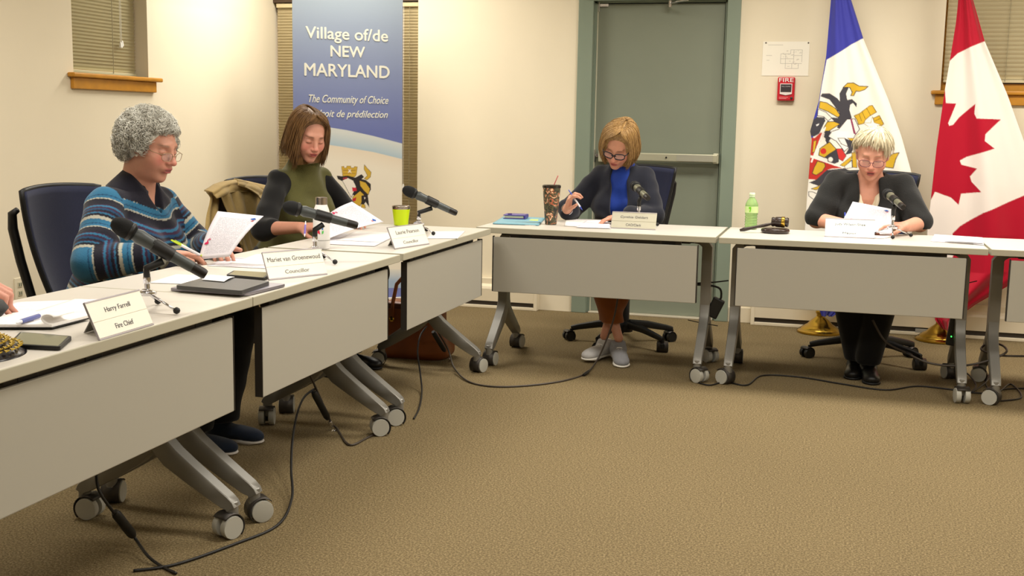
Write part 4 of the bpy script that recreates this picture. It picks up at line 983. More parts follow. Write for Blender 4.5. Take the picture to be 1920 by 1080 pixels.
# ---- coat over the second chair
def atP(x, y, p, n):                    # line of sight meets the plane through p with normal n
    v = _ray(x, y); o = np.array([0, 0, CH]); p = np.array(p, float); n = np.array(n, float); return o+v*((p-o)@n)/(v@n)
r = thing('coat', 'tan coat hung over the back of the chair beside the woman in the olive vest', 'coat', (-3.0, 5.2, 0))
cx = lambda x, y, X=-2.97: atX(x, y, X)
def drape(name, T_, B_, X, amp, fr, ph, m, nu=70, nv=50, roll=.05, taper=.5):
    T_ = [cx(*p, X) for p in T_]; B_ = [cx(*p, X+.02) for p in B_]; P = np.zeros((nu, nv, 3)); kk = np.linspace(0, 1, len(T_))
    for i, u_ in enumerate(np.linspace(0, 1, nu)):
        t = np.array([np.interp(u_, kk, [p[j] for p in T_]) for j in range(3)]); bt = np.array([np.interp(u_, kk, [p[j] for p in B_]) for j in range(3)])
        for j, v_ in enumerate(np.linspace(0, 1, nv)):
            p = t*(1-v_)+bt*v_; w_ = taper+(1-taper)*v_
            f_ = abs(math.sin(fr*u_+ph+1.3*v_))**.7*amp+amp*.5*math.sin(fr*2.3*u_-2*v_+ph)+amp*.35*math.sin(9*v_+5*u_+ph)
            p = p+V3(.86, -.5, 0)*(f_*w_-roll*max(0, 1-v_*7)**2); P[i, j] = p-np.array(r.location[:])
    o = G().grid(P).build(name, m, r, smooth=True); md = o.modifiers.new('t', 'SOLIDIFY'); md.thickness = .006; return o
M_kh = cloth('khaki_cotton', (166, 142, 92), bump=.25, bscale=260); M_ln = cloth('dark_brown_lining', (48, 36, 28))
drape('lining', [(396, 362), (420, 352), (450, 350), (490, 354)], [(388, 470), (420, 480), (455, 495), (500, 505)], -3.02, .008, 6, 0, M_ln)
drape('sleeve', [(394, 361), (398, 358), (404, 356), (409, 357)], [(377, 452), (384, 462), (395, 468), (404, 462)], -3.0, .018, 5, .6, M_kh)
drape('front_panel', [(406, 356), (418, 349), (432, 344), (448, 341), (470, 343), (498, 350)], [(446, 452), (456, 478), (466, 488), (478, 495), (495, 502), (515, 505)], -2.95, .022, 11, 2.2, M_kh)
drape('shoulder', [(396, 360), (412, 349), (430, 343), (450, 340), (474, 342), (500, 348)], [(404, 372), (422, 364), (440, 360), (458, 360), (480, 362), (502, 368)], -2.96, .010, 7, .2, M_kh, roll=.07)
drape('collar', [(443, 337), (456, 339), (470, 343), (482, 349), (492, 356)], [(445, 347), (458, 352), (470, 358), (480, 366), (488, 376)], -2.925, .008, 5, .9, M_kh, roll=.03)
# ================= BAG =================
r = thing('leather_bag', 'brown leather tote bag standing on the carpet behind the far left table', 'bag', (-2.19, 5.83, 0))
bo = V3(-2.19, 5.83, 0); B = Body()
B.u(Box(bo+V3(0, 0, .155), (.165, .085, .15), None, .03), .02); B.u(Box(bo+V3(.02, 0, .07), (.19, .10, .065), None, .04), .06); B.disp = lambda p: fold(p, .8, .004, 2.)
M_lea = mat('brown_leather', (122, 66, 28), .42, noise=.10, nscale=14, bump=.15, bscale=160)
sculpt('bag_body', B, .005, M_lea, r)
for y in (-.075, .075):
    G().tube([(-.09, y*1.25, .20), (-.088, y*1.2, .30), (-.075, y*.9, .40), (-.03, y*.7, .455), (.03, y*.7, .455), (.075, y*.9, .40), (.088, y*1.2, .30), (.09, y*1.25, .20)], .011, 8, sx=.5).build('strap', M_lea, r, smooth=True)
for x in (-.09, .09): G().lathe([(.012, 0), (.014, .003), (.008, .006)], 14, Tm((x, -.098, .215), rx=PI/2)).build('rivet', M_brass, r)
G().box((-.175, -.092, .270), (.175, -.084, .30), .004).build('trim', mat('dark_brown_leather', (78, 40, 18), .4), r)
G().box((-.20, -.06, .24), (-.165, .06, .30), .01).build('side_tab', M_lea, r)
# ================= MICROPHONES =================
M_micb = mat('mic_body_grey', (72, 76, 76), .4, .3); M_foam = mat('black_foam', (16, 17, 18), .95, bump=.6, bscale=700); M_tail = mat('mic_tail_black', (22, 18, 16), .4)
M_micgold = mat('mic_champagne', (118, 118, 100), .35, .5)
def mic(label, slabel, head, tail, base, legang, gold=False):
    head = np.array(head); tail = np.array(tail); base = np.array(base, float); d = nrm(tail-head); L_ = .262
    mid = head+d*.135
    r = thing('microphone', label, 'microphone', mid, 0, 'handheld microphones on desk stands')
    T = Matrix.Translation(Vector(head-mid))@Vector((0, 0, 1)).rotation_difference(Vector(d)).to_matrix().to_4x4()
    mb = M_micgold if gold else M_micb
    G().lathe([(.0155, .040), (.0185, .052), (.0215, .062), (.0200, .075), (.0175, .12), (.0165, .165), (.0158, .225), (.0150, .228)], 24, T).build('mic_body', mb, r, sharp=40)
    G().lathe([(.003, -.022), (.013, -.019), (.0215, -.008), (.0262, .008), (.0268, .022), (.0245, .036), (.0205, .047)], 24, T).build('grille', M_foam, r, smooth=True)
    G().lathe([(.0262, .030), (.0272, .034), (.0272, .038), (.0255, .041)], 24, T).build('grille_band', M_blackp, r, smooth=True)
    G().lathe([(.0152, .226), (.0150, .262), (.0125, .270)], 20, T).build('battery_cup', M_tail, r, sharp=40)
    G().box((-.006, -.0195, .10), (.006, -.015, .135), .002, T).build('switch', M_blackp, r)
    # stand
    s = thing('microphone_stand', slabel, 'microphone stand', base, 0, 'chrome desk stands')
    rel = Vector(head+d*.135-base)
    top = rel-Vector((0, 0, .03)); bx, by = top.x, top.y
    zt = top.z
    G().lathe([(.014, .052), (.015, .06), (.0075, .062), (.0075, zt-.035), (.009, zt-.034), (.009, zt-.02)], 16).build('column', M_chrome, s, sharp=40)
    G().lathe([(.0095, zt*.55), (.0105, zt*.56), (.0105, zt*.68), (.009, zt*.69)], 16).build('collar', M_chrome, s, sharp=40)
    G().tube([(0, 0, zt-.055), (0, 0, zt-.02), tuple(top)], [.010, .011, .011], 10).build('swivel', M_blackp, s, smooth=True)
    Tc = Matrix.Translation(rel)@Vector((0, 0, 1)).rotation_difference(Vector(d)).to_matrix().to_4x4()
    G().lathe([(.0205, -.030), (.0215, -.025), (.0205, .025), (.0195, .030)], 20, Tc, cap=False).build('clip', M_blackp, s, smooth=True)
    G().lathe([(.024, .044), (.026, .048), (.026, .053), (.012, .058)], 24).build('hub', M_chrome, s, sharp=40)
    for k in range(3):
        a = legang+k*2*PI/3; c, q = math.cos(a), math.sin(a)
        lg = G().tube([(c*.012, q*.012, .047), (c*.105, q*.105, .0105)], .0036, 8).build('leg', M_chrome, s, smooth=True)
        G().lathe([(.002, -.0095), (.008, -.006), (.010, 0), (.008, .006), (.002, .0095)], 12, Tm((c*.108, q*.108, .0100))).build('rubber_foot', M_blackp, lg, smooth=True)
    return r
ZT = .7365
nv = V3(-.56, .83, 0)
b1 = (-1.845, 2.80, ZT); b2 = (-1.902, 3.997, ZT); b3 = (-1.935, 5.21, ZT); b4 = (-1.023, 6.10, ZT); b5 = (.262, 6.085, ZT)
mic('large grey handheld microphone nearest the camera, in front of the woman in stripes', 'chrome tripod stand of the nearest microphone, behind the nearest name plate', atP(223, 422, b1, nv), atP(352, 496, b1, nv), b1, math.radians(-12))
mic('grey microphone crossing in front of the white bottle', 'chrome stand between the white bottle and the woman in the olive vest', atP(541, 388, b2, nv), atP(625, 411, b2, nv), b2, math.radians(-22))
mic('grey microphone above the lime tumbler, against the slat blind', 'chrome stand beside the lime tumbler', atP(763, 357, b3, nv), atP(817, 382, b3, nv), b3, math.radians(-30))
mic('olive-grey microphone in front of the navy cardigan', 'chrome stand behind the shaded grey clerk plate', atP(1189, 347, V3(*b4)+V3(0, .11, 0), (0, 1, 0)), atP(1212, 369, V3(*b4)-V3(0, .10, 0), (0, 1, 0)), b4, -PI/2, True)
mic('olive-grey microphone in front of the black jacket', 'short chrome tripod stand right of the held paper', atP(1663, 362, V3(*b5)+V3(0, .11, 0), (0, 1, 0)), atP(1688, 384, V3(*b5)-V3(0, .10, 0), (0, 1, 0)), b5, -PI/2, True)
# ================= NAME PLATES =================
M_plate = mat('plate_white', (240, 236, 222), .35); M_plate4 = mat('plate_shaded', (186, 182, 162), .35)  # clerk plate: same white plate, dimmer tone of its tilt put into the colour
def plate(label, a, b, l1, l2, m=M_plate, h=.098, lean=.42, pr=.62):
    a = np.array(a, float); b = np.array(b, float); w = np.linalg.norm(b-a); x = nrm(b-a); n = np.cross(x, (0, 0, 1))
    r = thing('name_plate', label, 'name plate', (a+b)/2, math.atan2(x[1], x[0]), 'tent name plates along the table edge')
    up = Matrix.Rotation(-lean, 4, 'X')   # front faces local -y
    T = Matrix.Rotation(PI/2-lean, 4, 'X')
    G().box((-w/2, 0, -.004), (w/2, h, -.0015), .0006, T).build('front_face', m, r)
    G().box((-w/2, h*.46, -.0016), (w/2, h*.98, 0), .0004, T).build('name_insert', m, r)
    G().box((-w/2, .004, -.0016), (w/2, h*.44, 0), .0004, T).build('title_insert', m, r)
    zt = h*math.cos(lean); yt = h*math.sin(lean)
    G().prism([(yt, zt-.002), (yt+.0025, zt-.001), (yt+.055, 0), (yt+.052, 0)], -w*.2, w*.2, Matrix(((0, 0, 1, 0), (1, 0, 0, 0), (0, 1, 0, 0), (0, 0, 0, 1)))).build('rear_face', M_alu, r)
    G().box((-w/2, -.001, -.005), (w/2, .003, .0012), .0005, T).box((-w/2, h-.003, -.005), (w/2, h+.001, .0012), .0005, T).box((-w/2-.0014, 0, -.005), (-w/2, h, .0008), .0003, T).build('metal_edge', mat('plate_edge', (170, 164, 168), .35, .5), r)
    tk = mat('plate_ink', (96, 96, 98), .6)
    t1 = text('name_lettering', l1, tk, r, T@Matrix.Translation((0, h*.70, .0006)), width=w*pr, extr=.0003, height=.0165)
    t2 = text('title_lettering', l2, tk, r, T@Matrix.Translation((0, h*.23, .0006)), width=w*pr*max(.46, .92*len(l2)/len(l1)), extr=.0003, height=.0135)
    return r
def Z(x, y, z=ZT): return atZ(x, y, z)
plate('bright white tent name plate nearest the camera at the left', Z(188, 638), Z(288, 608), 'Harry Farrell', 'Fire Chief', pr=.46)
plate('white tent name plate in front of the stacked tablets, its lettering sharpest', Z(505, 525), Z(614, 514), 'Mariet van Groenewoud', 'Councillor', pr=.90)
plate('white tent name plate below the lime tumbler, lettering faint', Z(741, 467), Z(805, 457.5), 'Laurie Pearson', 'Councillor', pr=.66)
plate('tent name plate in shaded grey under the microphone of the woman in the navy cardigan', (-1.138, 5.93, ZT), (-.905, 5.93, ZT), 'Cynthia Geldart', 'CAO/Clerk', M_plate4, h=.092)
pa = Z(1546, 446); pb_ = Z(1640, 450)
plate('white tent name plate before the woman reading aloud in the black jacket', (pa[0], 5.97, ZT), (pb_[0], 5.97, ZT), 'Judy Wilson-Shee', 'Mayor', mat('plate_bluish', (236, 242, 238), .35))
# ================= PAPER =================
def paper_mat(name, rgb, dens=1., ink=.35, rows=46.):
    m = bpy.data.materials.new(name); m.use_nodes = True; nt = m.node_tree; N = nt.nodes; L = nt.links; b = N['Principled BSDF']; b.inputs['Roughness'].default_value = .65
    uv = N.new('ShaderNodeUVMap'); sp = N.new('ShaderNodeSeparateXYZ'); L.new(uv.outputs[0], sp.inputs[0])
    def mth(op, a, bb=None):
        n = N.new('ShaderNodeMath'); n.operation = op
        for i, q in enumerate((a, bb)):
            if q is None: continue
            if isinstance(q, (int, float)): n.inputs[i].default_value = q
            else: L.new(q, n.inputs[i])
        return n.outputs[0]
    vv = mth('MULTIPLY', sp.outputs[1], rows); fr = mth('FRACT', vv); row = mth('FLOOR', vv); line = mth('LESS_THAN', fr, .42)
    cb = N.new('ShaderNodeCombineXYZ'); L.new(mth('MULTIPLY', sp.outputs[0], 55.), cb.inputs[0]); L.new(mth('MULTIPLY', row, 7.3), cb.inputs[1])
    nz = N.new('ShaderNodeTexNoise'); nz.inputs['Scale'].default_value = 1.; L.new(cb.outputs[0], nz.inputs['Vector']); word = mth('GREATER_THAN', nz.outputs['Fac'], .46)
    cb2 = N.new('ShaderNodeCombineXYZ'); L.new(mth('MULTIPLY', sp.outputs[0], 1.5), cb2.inputs[0]); L.new(mth('MULTIPLY', row, 3.1), cb2.inputs[1]); nz2 = N.new('ShaderNodeTexNoise'); nz2.inputs['Scale'].default_value = 1.
    L.new(cb2.outputs[0], nz2.inputs['Vector']); wide = mth('GREATER_THAN', nz2.outputs['Fac'], 1-.55*dens)
    def inb(s, lo, hi): return mth('MULTIPLY', mth('GREATER_THAN', s, lo), mth('LESS_THAN', s, hi))
    mask = mth('MULTIPLY', mth('MULTIPLY', line, word), mth('MULTIPLY', wide, mth('MULTIPLY', inb(sp.outputs[0], .12, .88), inb(sp.outputs[1], .10, .88))))
    mx = N.new('ShaderNodeMix'); mx.data_type = 'RGBA'; mx.inputs[6].default_value = (*lin(rgb), 1); mx.inputs[7].default_value = (*lin((90, 90, 110)), 1)
    L.new(mth('MULTIPLY', mask, ink), mx.inputs[0]); L.new(mx.outputs[2], b.inputs['Base Color']); return m
M_pap = paper_mat('printed_paper', (226, 222, 228)); M_pap2 = paper_mat('printed_paper_dense', (222, 218, 226), 1.3, .5); M_blank = mat('blank_paper', (234, 230, 226), .65)
def sheet(label, c4, m=None, n=1, bend=0., group='papers on the tables', th=.0006, name='paper_sheet', cat='paper', curl=0., bn=None):
    """c4: bottom-left, bottom-right, top-right, top-left in the world"""
    c4 = [np.array(p, float) for p in c4]; org = sum(c4)/4; N_ = 14
    nn = nrm(np.cross(c4[1]-c4[0], c4[3]-c4[0])) if bn is None else nrm(bn)
    P = np.zeros((N_, N_, 3)); uvs = []
    for i in range(N_):
        for j in range(N_):
            u, v = i/(N_-1), j/(N_-1)
            P[i, j] = (c4[0]*(1-u)+c4[1]*u)*(1-v)+(c4[3]*(1-u)+c4[2]*u)*v-org+nn*(bend*math.sin(PI*v)+curl*math.sin(PI*u)); uvs.append((u, v))
    g = G().grid(P); o = g.build(name, m or M_pap, None, smooth=True); o.location = tuple(org)
    ul = o.data.uv_layers.new(name='UVMap')
    for lp in o.data.loops: ul.data[lp.index].uv = uvs[lp.vertex_index]
    md = o.modifiers.new('t', 'SOLIDIFY'); md.thickness = th*n; md.offset = -1 if nn[2] > 0 else 1
    return tag(o, label, cat, group)
def flat(label, px, z=ZT, **k):
    z0 = z+k.get('n', 1)*k.get('th', .0006)
    return sheet(label, [Z(*p, z0) for p in px], **k)
def flock(o, c, w, col, kind):         # small coloured logo marks on a held sheet, lying 1 mm off its face
    pass
# sheets on the left row
flat('open printed sheet at the far left beside the fist', [(-60, 598), (120, 596), (205, 560), (30, 566)], m=M_pap)
flat('loose white sheet behind the nearest name plate', [(60, 585), (185, 596), (262, 566), (140, 560)], z=ZT+.0014, m=M_blank)
# spiral notebook with curled page
r = thing('notebook', 'open notebook with a curled white page under the blue pen', 'notebook', (*Z(75, 612)[:2], ZT))
nb = [Z(-50, 618), Z(98, 618), Z(168, 600), Z(40, 590)]
def slab(name, c4, z0, z1, m, parent, bev=0):
    org = np.array(parent.location[:]); v = [(*(p[:2]-org[:2]), z0) for p in c4]+[(*(p[:2]-org[:2]), z1) for p in c4]
    return mk(name, v, [(3, 2, 1, 0), (4, 5, 6, 7), (0, 1, 5, 4), (1, 2, 6, 5), (2, 3, 7, 6), (3, 0, 4, 7)], m, parent)
slab('cover', nb, .0025, .006, M_blackp, r); slab('pages', [p+(sum(nb)/4-p)*.02 for p in nb], .006, .013, M_blank, r)
o_ = np.array(r.location[:]); pc = Z(88, 606)
Pg = np.array([[(nb[1]*(1-u)+nb[2]*u)-o_+V3(-.012-.02*math.sin(t), 0, .0135+.012*(1-math.cos(t))) for t in np.linspace(0, 4.2, 12)] for u in np.linspace(0, .55, 6)])
cp = G().grid(Pg).build('curled_page', M_blank, r, smooth=True); md = cp.modifiers.new('t', 'SOLIDIFY'); md.thickness = .0006
def stick(name, label, cat, a, b, rad, m1, m2=None, grp=None, split=.75, m3=None):
    a = np.array(a, float); b = np.array(b, float); c = (a+b)/2; L_ = np.linalg.norm(b-a); r = thing(name, label, cat, c, 0, grp)
    T = Matrix.Translation(Vector(a-c))@Vector((0, 0, 1)).rotation_difference(Vector(b-a)).to_matrix().to_4x4()
    G().lathe([(rad*.9, L_*.16), (rad, L_*.18), (rad, L_*split), (rad*.9, L_*(split+.01))], 14, T).build('barrel', m1, r, sharp=40)
    G().lathe([(rad*.12, 0), (rad*.35, L_*.03), (rad*.85, L_*.16)], 14, T).build('tip', m2 or m1, r, smooth=True)
    G().lathe([(rad*.9, L_*split), (rad*.7, L_*(split+.02)), (rad*.6, L_*.97), (rad*.4, L_)], 14, T).build('clicker', m3 or m2 or m1, r, sharp=40)
    G().box((-.0012, rad, L_*.55), (.0012, rad+.002, L_*.9), 0, T).build('clip', m2 or m1, r)
    return r
stick('pen', 'blue pen lying on the open notebook', 'pen', Z(30, 606, ZT+.021), Z(86, 588, ZT+.021), .0062, mat('pen_blue_grey', (84, 92, 150), .4), mat('pen_white', (225, 225, 230), .3))
def device(name, label, cat, px, z0, th, m_body, m_top=None, inset=.004, edge=None):
    c4 = [Z(*p, z0+th) for p in px]; c = sum(c4)/4; r = thing(name, label, cat, (c[0], c[1], z0))
    # rounded slab
    bm = bmesh.new(); vs = [bm.verts.new((p[0]-c[0], p[1]-c[1], 0)) for p in c4]; f = bm.faces.new(vs); ex = bmesh.ops.extrude_face_region(bm, geom=[f])
    for v in ex['geom']:
        if isinstance(v, bmesh.types.BMVert): v.co.z += th
    bmesh.ops.recalc_face_normals(bm, faces=bm.faces[:])
    ve = [e for e in bm.edges if abs(e.verts[0].co.z-e.verts[1].co.z) > th*.5]; bmesh.ops.bevel(bm, geom=ve, offset=.009, segments=4, affect='EDGES', profile=.5)
    g = G().add([v.co[:] for v in bm.verts], [[v.index for v in q.verts] for q in bm.faces]); bm.free()
    g.build('housing', m_body, r)
    if m_top:
        cc = [p+(c-p)*(inset/np.linalg.norm(c-p)*2.2) for p in c4]; slab('screen', cc, th-.0002, th+.0006, m_top, r)
    return r
M_scr = mat('glossy_screen', (100, 104, 82), .12); M_graph = mat('graphite', (66, 66, 66), .4); M_silv = mat('silver_shell', (150, 146, 156), .35, .6)
device('phone', 'black phone lying in front of the notebook by the cap', 'phone', [(15, 645), (112, 650), (135, 630), (38, 622)], ZT, .009, M_blackp, M_scr)
flat('white printed sheet half under the stacked tablets', [(278, 530), (370, 533), (438, 520), (330, 514)], m=M_blank)
flat('folded white sheet sticking out over the tablet', [(378, 524), (420, 528), (440, 519), (395, 515)], z=ZT+.024, m=M_blank, bend=.003)
device('tablet', 'silver tablet, lower one of the two stacked beside the name plate', 'tablet', [(318, 540), (462, 550), (536, 532), (400, 520)], ZT+.001, .008, M_silv)
device('tablet', 'dark grey closed tablet on top of the silver one', 'tablet', [(329, 535), (452, 545), (506, 527), (392, 517)], ZT+.0095, .012, M_graph)
device('phone', 'black phone between the papers and the tablets', 'phone', [(424, 515), (495, 521), (512, 511), (438, 507)], ZT, .009, M_blackp, mat('phone_screen_light', (130, 126, 96), .15))
flat('printed sheet lying before the woman in stripes', [(388, 498), (500, 503), (540, 486), (430, 482)], m=M_pap)
flat('second printed sheet fanned out under her left hand', [(430, 494), (505, 497), (560, 478), (480, 476)], z=ZT+.0008, m=M_blank)
flat('stack of white sheets before the woman in the olive vest', [(596, 456), (702, 461), (745, 440), (640, 438)], m=M_pap, n=4)
flat('top white sheet of the stack beside the middle bottle', [(630, 450), (715, 454), (752, 436), (665, 434)], z=ZT+.0035, m=M_blank)
flat('white sheet near the foot of the far left-row microphone', [(798, 447), (858, 447), (872, 433), (812, 433)], m=M_blank)
flat('papers under the writing hands of the woman in the navy cardigan', [(1058, 423), (1143, 427), (1138, 411), (1062, 410)], m=M_blank, n=3)
flat('thin sheet fanned out at her left hand', [(1080, 426), (1145, 428), (1142, 416), (1100, 413)], z=ZT+.002, m=M_pap)
flat('sheet lying under the forearm of the woman in the black jacket', [(1560, 441), (1655, 447), (1690, 440), (1600, 430)], m=M_blank, n=2)
flat('printed sheet at the right end of the gavel table', [(1745, 452), (1845, 459), (1842, 445), (1752, 439)], m=M_pap, n=2)
stick('pen', 'silver pen lying on the printed sheet at the right end of the gavel table', 'pen', Z(1770, 453, ZT+.006), Z(1843, 457, ZT+.006), .0045, mat('silver_pen', (150, 148, 150), .3, .7))
# folder + wallet
r = flat('teal folder with white papers at the left end of the clerk table', [(924, 418), (1010, 421), (1022, 408), (945, 405)], m=mat('teal_folder', (118, 166, 182), .5), n=1, th=.006, name='folder', cat='folder', group=None)
r['label'] = 'teal folder under the purple wallet beside the floral tumbler'
flat('white papers sticking out under the teal folder', [(930, 419.5), (1004, 422.5), (1016, 412), (950, 408)], m=M_blank, n=2, th=.001, z=ZT-.0005)
sheet('lime sticky note on the teal folder', [Z(992, 413, ZT+.0068), Z(1008, 414, ZT+.0068), Z(1010, 411.5, ZT+.0068), Z(996, 411, ZT+.0068)], mat('lime_note', (205, 235, 110), .6), group=None, name='sticky_note', cat='sticky note')
w_ = Z(967, 409, ZT+.007); r = thing('wallet', 'purple phone wallet lying on the teal folder', 'wallet', (w_[0], w_[1], ZT+.0068), .12)
G().box((-.062, -.06, 0), (.062, .06, .004), .002).box((-.062, -.06, .018), (.062, .06, .022), .002).box((.054, -.06, 0), (.064, .06, .022), .004).build('cover', mat('purple_leather', (72, 60, 140), .35), r)
G().box((-.055, -.055, .0042), (.052, .055, .0178), .002).build('phone_edge', mat('pale_edge', (200, 196, 170), .4), r)
G().lathe([(.012, .022), (.013, .026), (.009, .028)], 16, Tm((-.03, -.02, 0))).build('snap', mat('purple_dark', (60, 40, 110), .3), r)
# ---- held sheets
def logo_marks(parent_obj, c4, marks, off):
    c4 = [np.array(p, float) for p in c4]; org = np.array(parent_obj.location[:]); nn = nrm(np.cross(c4[1]-c4[0], c4[3]-c4[0]))
    for nm, col, poly in marks:
        v = []
        for u_, v_ in poly:
            p = (c4[0]*(1-u_)+c4[1]*u_)*(1-v_)+(c4[3]*(1-u_)+c4[2]*u_)*v_+nn*off(u_, v_); v.append(tuple(p-org))
        n_ = len(v); v2 = v+[tuple(np.array(p)+nn*.0003) for p in v]
        mk(nm, v2, [tuple(range(n_)), tuple(range(2*n_-1, n_-1, -1))]+[(i, (i+1) % n_, n_+(i+1) % n_, n_+i) for i in range(n_)], mat('ink_'+nm+str(col[0]), col, .6), parent_obj)
flam = [(0, 0), (.35, -.1), (.75, .0), (.9, .3), (.62, .55), (.55, .8), (.8, 1.0), (1.0, .85), (1.05, 1.0), (.8, 1.18), (.5, 1.0), (.38, .7), (.45, .45), (.15, .35)]
def held(label, c4, bend, curl=0.):
    o = sheet(label, c4, M_pap2, 1, bend, 'papers held in the hands', curl=curl)
    nn = nrm(np.cross(np.array(c4[1])-c4[0], np.array(c4[3])-c4[0])); to = np.array([0, 0, CH])-np.array(o.location[:]); sg = 1 if nn@to > 0 else -1
    f = lambda u, v: bend*math.sin(PI*v)+curl*math.sin(PI*u)+sg*.0016
    mk_ = [('bird_logo', (196, 30, 84), [(.05+.13*a, .30+.10*b) for a, b in flam]), ('blue_logo', (40, 90, 170), [(.80, .90), (.88, .93), (.93, .90), (.88, .87)]), ('red_logo', (190, 60, 70), [(.84, .85), (.92, .87), (.90, .84)])]
    logo_marks(o, c4, mk_, f); return o
held('printed sheet held up by the woman in stripes', [atX(372, 487, -2.262), atX(430, 481, -2.12), atX(494, 405, -2.02), atX(408, 396, -2.22)], .010)
held('printed sheet held tilted by the woman in the olive vest', [atX(607, 408, -2.30), atX(616, 447, -2.17), atX(719, 416, -2.06), atX(660, 378, -2.20)], .008)
held('white sheet held by the woman reading aloud', [atY(1572, 428, 6.14), atY(1674, 440, 6.13), atY(1672, 392, 6.19), atY(1599, 378, 6.20)], -.006)
stick('pen', 'lime and white pen in the hand of the woman in stripes', 'pen', atX(384, 483, -2.25), atX(321, 450, -2.262), .0052, mat('pen_white', (225, 225, 230), .3), mat('pen_lime', (190, 215, 40), .4), split=.72)
stick('pen', 'slim purple and white pen in the hand of the woman in the olive vest', 'pen', atX(571, 444, -2.28), atX(573, 415, -2.32), .0045, mat('pen_purple', (120, 100, 180), .35), mat('pen_white', (225, 225, 230), .3))
stick('pen', 'blue and white pen held upright by the woman in the navy cardigan', 'pen', atY(1092, 394, 6.19), atY(1066, 356, 6.21), .0048, mat('pen_white', (225, 225, 230), .3), mat('pen_blue', (60, 80, 190), .35))
stick('pen', 'pale blue pen standing behind the white name plate of the woman in black', 'pen', atY(1588, 428, 6.17), atY(1584, 398, 6.19), .0050, mat('pen_pale_blue', (150, 190, 225), .35), mat('pen_blue', (60, 80, 190), .35))
# ================= CUPS, BOTTLES, GAVEL =================
def on_table(x, y): p = Z(x, y); return (p[0], p[1], ZT-.001)
r = thing('water_bottle', 'white metal water bottle with bird logo behind the middle microphone', 'bottle', on_table(603, 466))
G().lathe([(.020, 0), (.033, .002), (.035, .008), (.035, .150), (.033, .160), (.026, .180), (.0235, .188)], 32).build('bottle_body', mat('bottle_white', (226, 224, 222), .35), r, sharp=35)
G().lathe([(.0245, .186), (.0245, .214), (.0225, .216)], 28).lathe([(.0252, .190), (.0252, .194)], 28).lathe([(.0252, .203), (.0252, .207)], 28).build('steel_cap', mat('steel', (170, 160, 150), .25, 1.), r, sharp=35)
G().lathe([(.0352, .036), (.0352, .039)], 28, cap=False).build('base_ring', M_greyp, r)
def wrap(polys, R_, zc, col, nm, parent, az0, s):
    g = G()
    for poly in polys:
        n_ = len(poly); v = []
        for d_ in (.0004, .0010):
            for (a, b) in poly: an = az0+a*s/R_; v.append(((R_+d_)*math.cos(an), (R_+d_)*math.sin(an), zc+b*s))
        g.add(v, [tuple(range(n_-1, -1, -1)), tuple(range(n_, 2*n_))]+[(i, (i+1) % n_, n_+(i+1) % n_, n_+i) for i in range(n_)])
    return g.build(nm, mat('mark_'+str(col[0])+str(col[1]), col, .5), parent)
azc = math.atan2(-4.37, 2.05)
wrap([[(-.9, .6), (-.2, .4), (0, -.5), (-.5, -.3)], [(-.9, 1.), (-.5, .7), (-.8, .7)]], .0352, .075, (200, 30, 60), 'red_mark', r, azc-.15, .022)
wrap([[(0, .6), (.2, .6), (.25, 1.4), (.05, 1.2)], [(.3, .3), (.55, .4), (.6, 1.6), (.35, 1.1)]], .0352, .075, (50, 120, 190), 'blue_mark', r, azc-.15, .022)
wrap([[(.3, -.5), (.6, -.3), (.65, .2), (.3, .1)]], .0352, .075, (90, 190, 90), 'green_mark', r, azc-.15, .022)
r = thing('tumbler', 'lime green tumbler with steel rim beside the far left microphone', 'cup', on_table(752, 422))
G().lathe([(.032, 0), (.036, .002), (.0375, .02), (.0455, .082), (.046, .084)], 36).build('tumbler_body', mat('lime_enamel', (196, 222, 10), .35), r, sharp=40)
G().lathe([(.0455, .084), (.0465, .088), (.0470, .099), (.0455, .101), (.040, .096)], 36).build('steel_rim', mat('steel', (170, 160, 150), .25, 1.), r, sharp=40)
G().lathe([(.041, .093), (.040, .097), (.012, .098)], 30).build('lid', mat('clear_lid', (150, 140, 130), .15), r)
m = bpy.data.materials.new('floral_pattern'); m.use_nodes = True; nt = m.node_tree; N = nt.nodes; L = nt.links; b = N['Principled BSDF']; b.inputs['Roughness'].default_value = .3
tc = N.new('ShaderNodeTexCoord'); n1 = N.new('ShaderNodeTexNoise'); n1.inputs['Scale'].default_value = 24; n1.inputs['Detail'].default_value = 2; n1.inputs['Distortion'].default_value = 2.2
L.new(tc.outputs['Object'], n1.inputs['Vector']); rp = N.new('ShaderNodeValToRGB'); rp.color_ramp.interpolation = 'EASE'; e = rp.color_ramp.elements
e[0].position = .36; e[0].color = (*lin((30, 26, 22)), 1); e[1].position = .70; e[1].color = (*lin((236, 214, 180)), 1)
for p_, c_ in ((.44, (84, 84, 60)), (.49, (40, 34, 28)), (.54, (120, 110, 80)), (.585, (170, 60, 40)), (.63, (226, 190, 150))): q = e.new(p_); q.color = (*lin(c_), 1)
L.new(n1.outputs['Fac'], rp.inputs[0]); L.new(rp.outputs[0], b.inputs['Base Color'])
r = thing('tumbler', 'tall dark floral tumbler with a pink straw, left of the writing woman', 'cup', (-1.478, 6.0, ZT-.001))
G().lathe([(.026, 0), (.031, .002), (.033, .02), (.0465, .185), (.0475, .200)], 40).build('tumbler_body', m, r, sharp=40)
G().lathe([(.0485, .196), (.0495, .199), (.0495, .208), (.044, .212), (.01, .213)], 36).build('lid', mat('smoked_lid', (40, 34, 28), .15), r, sharp=40)
G().tube([(.008, 0, .20), (.036, -.01, .262)], .0028, 8).build('straw', mat('pink_straw', (216, 120, 120), .3), r)
M_pet = mat('green_bottle_plastic', (188, 226, 150), .08, trans=.55, ior=1.3, alpha=.9)
bx_ = atY(1408, 420, 6.22)
r = thing('plastic_bottle', 'clear green plastic bottle standing behind the gavel', 'bottle', (bx_[0], 6.22, ZT-.001))
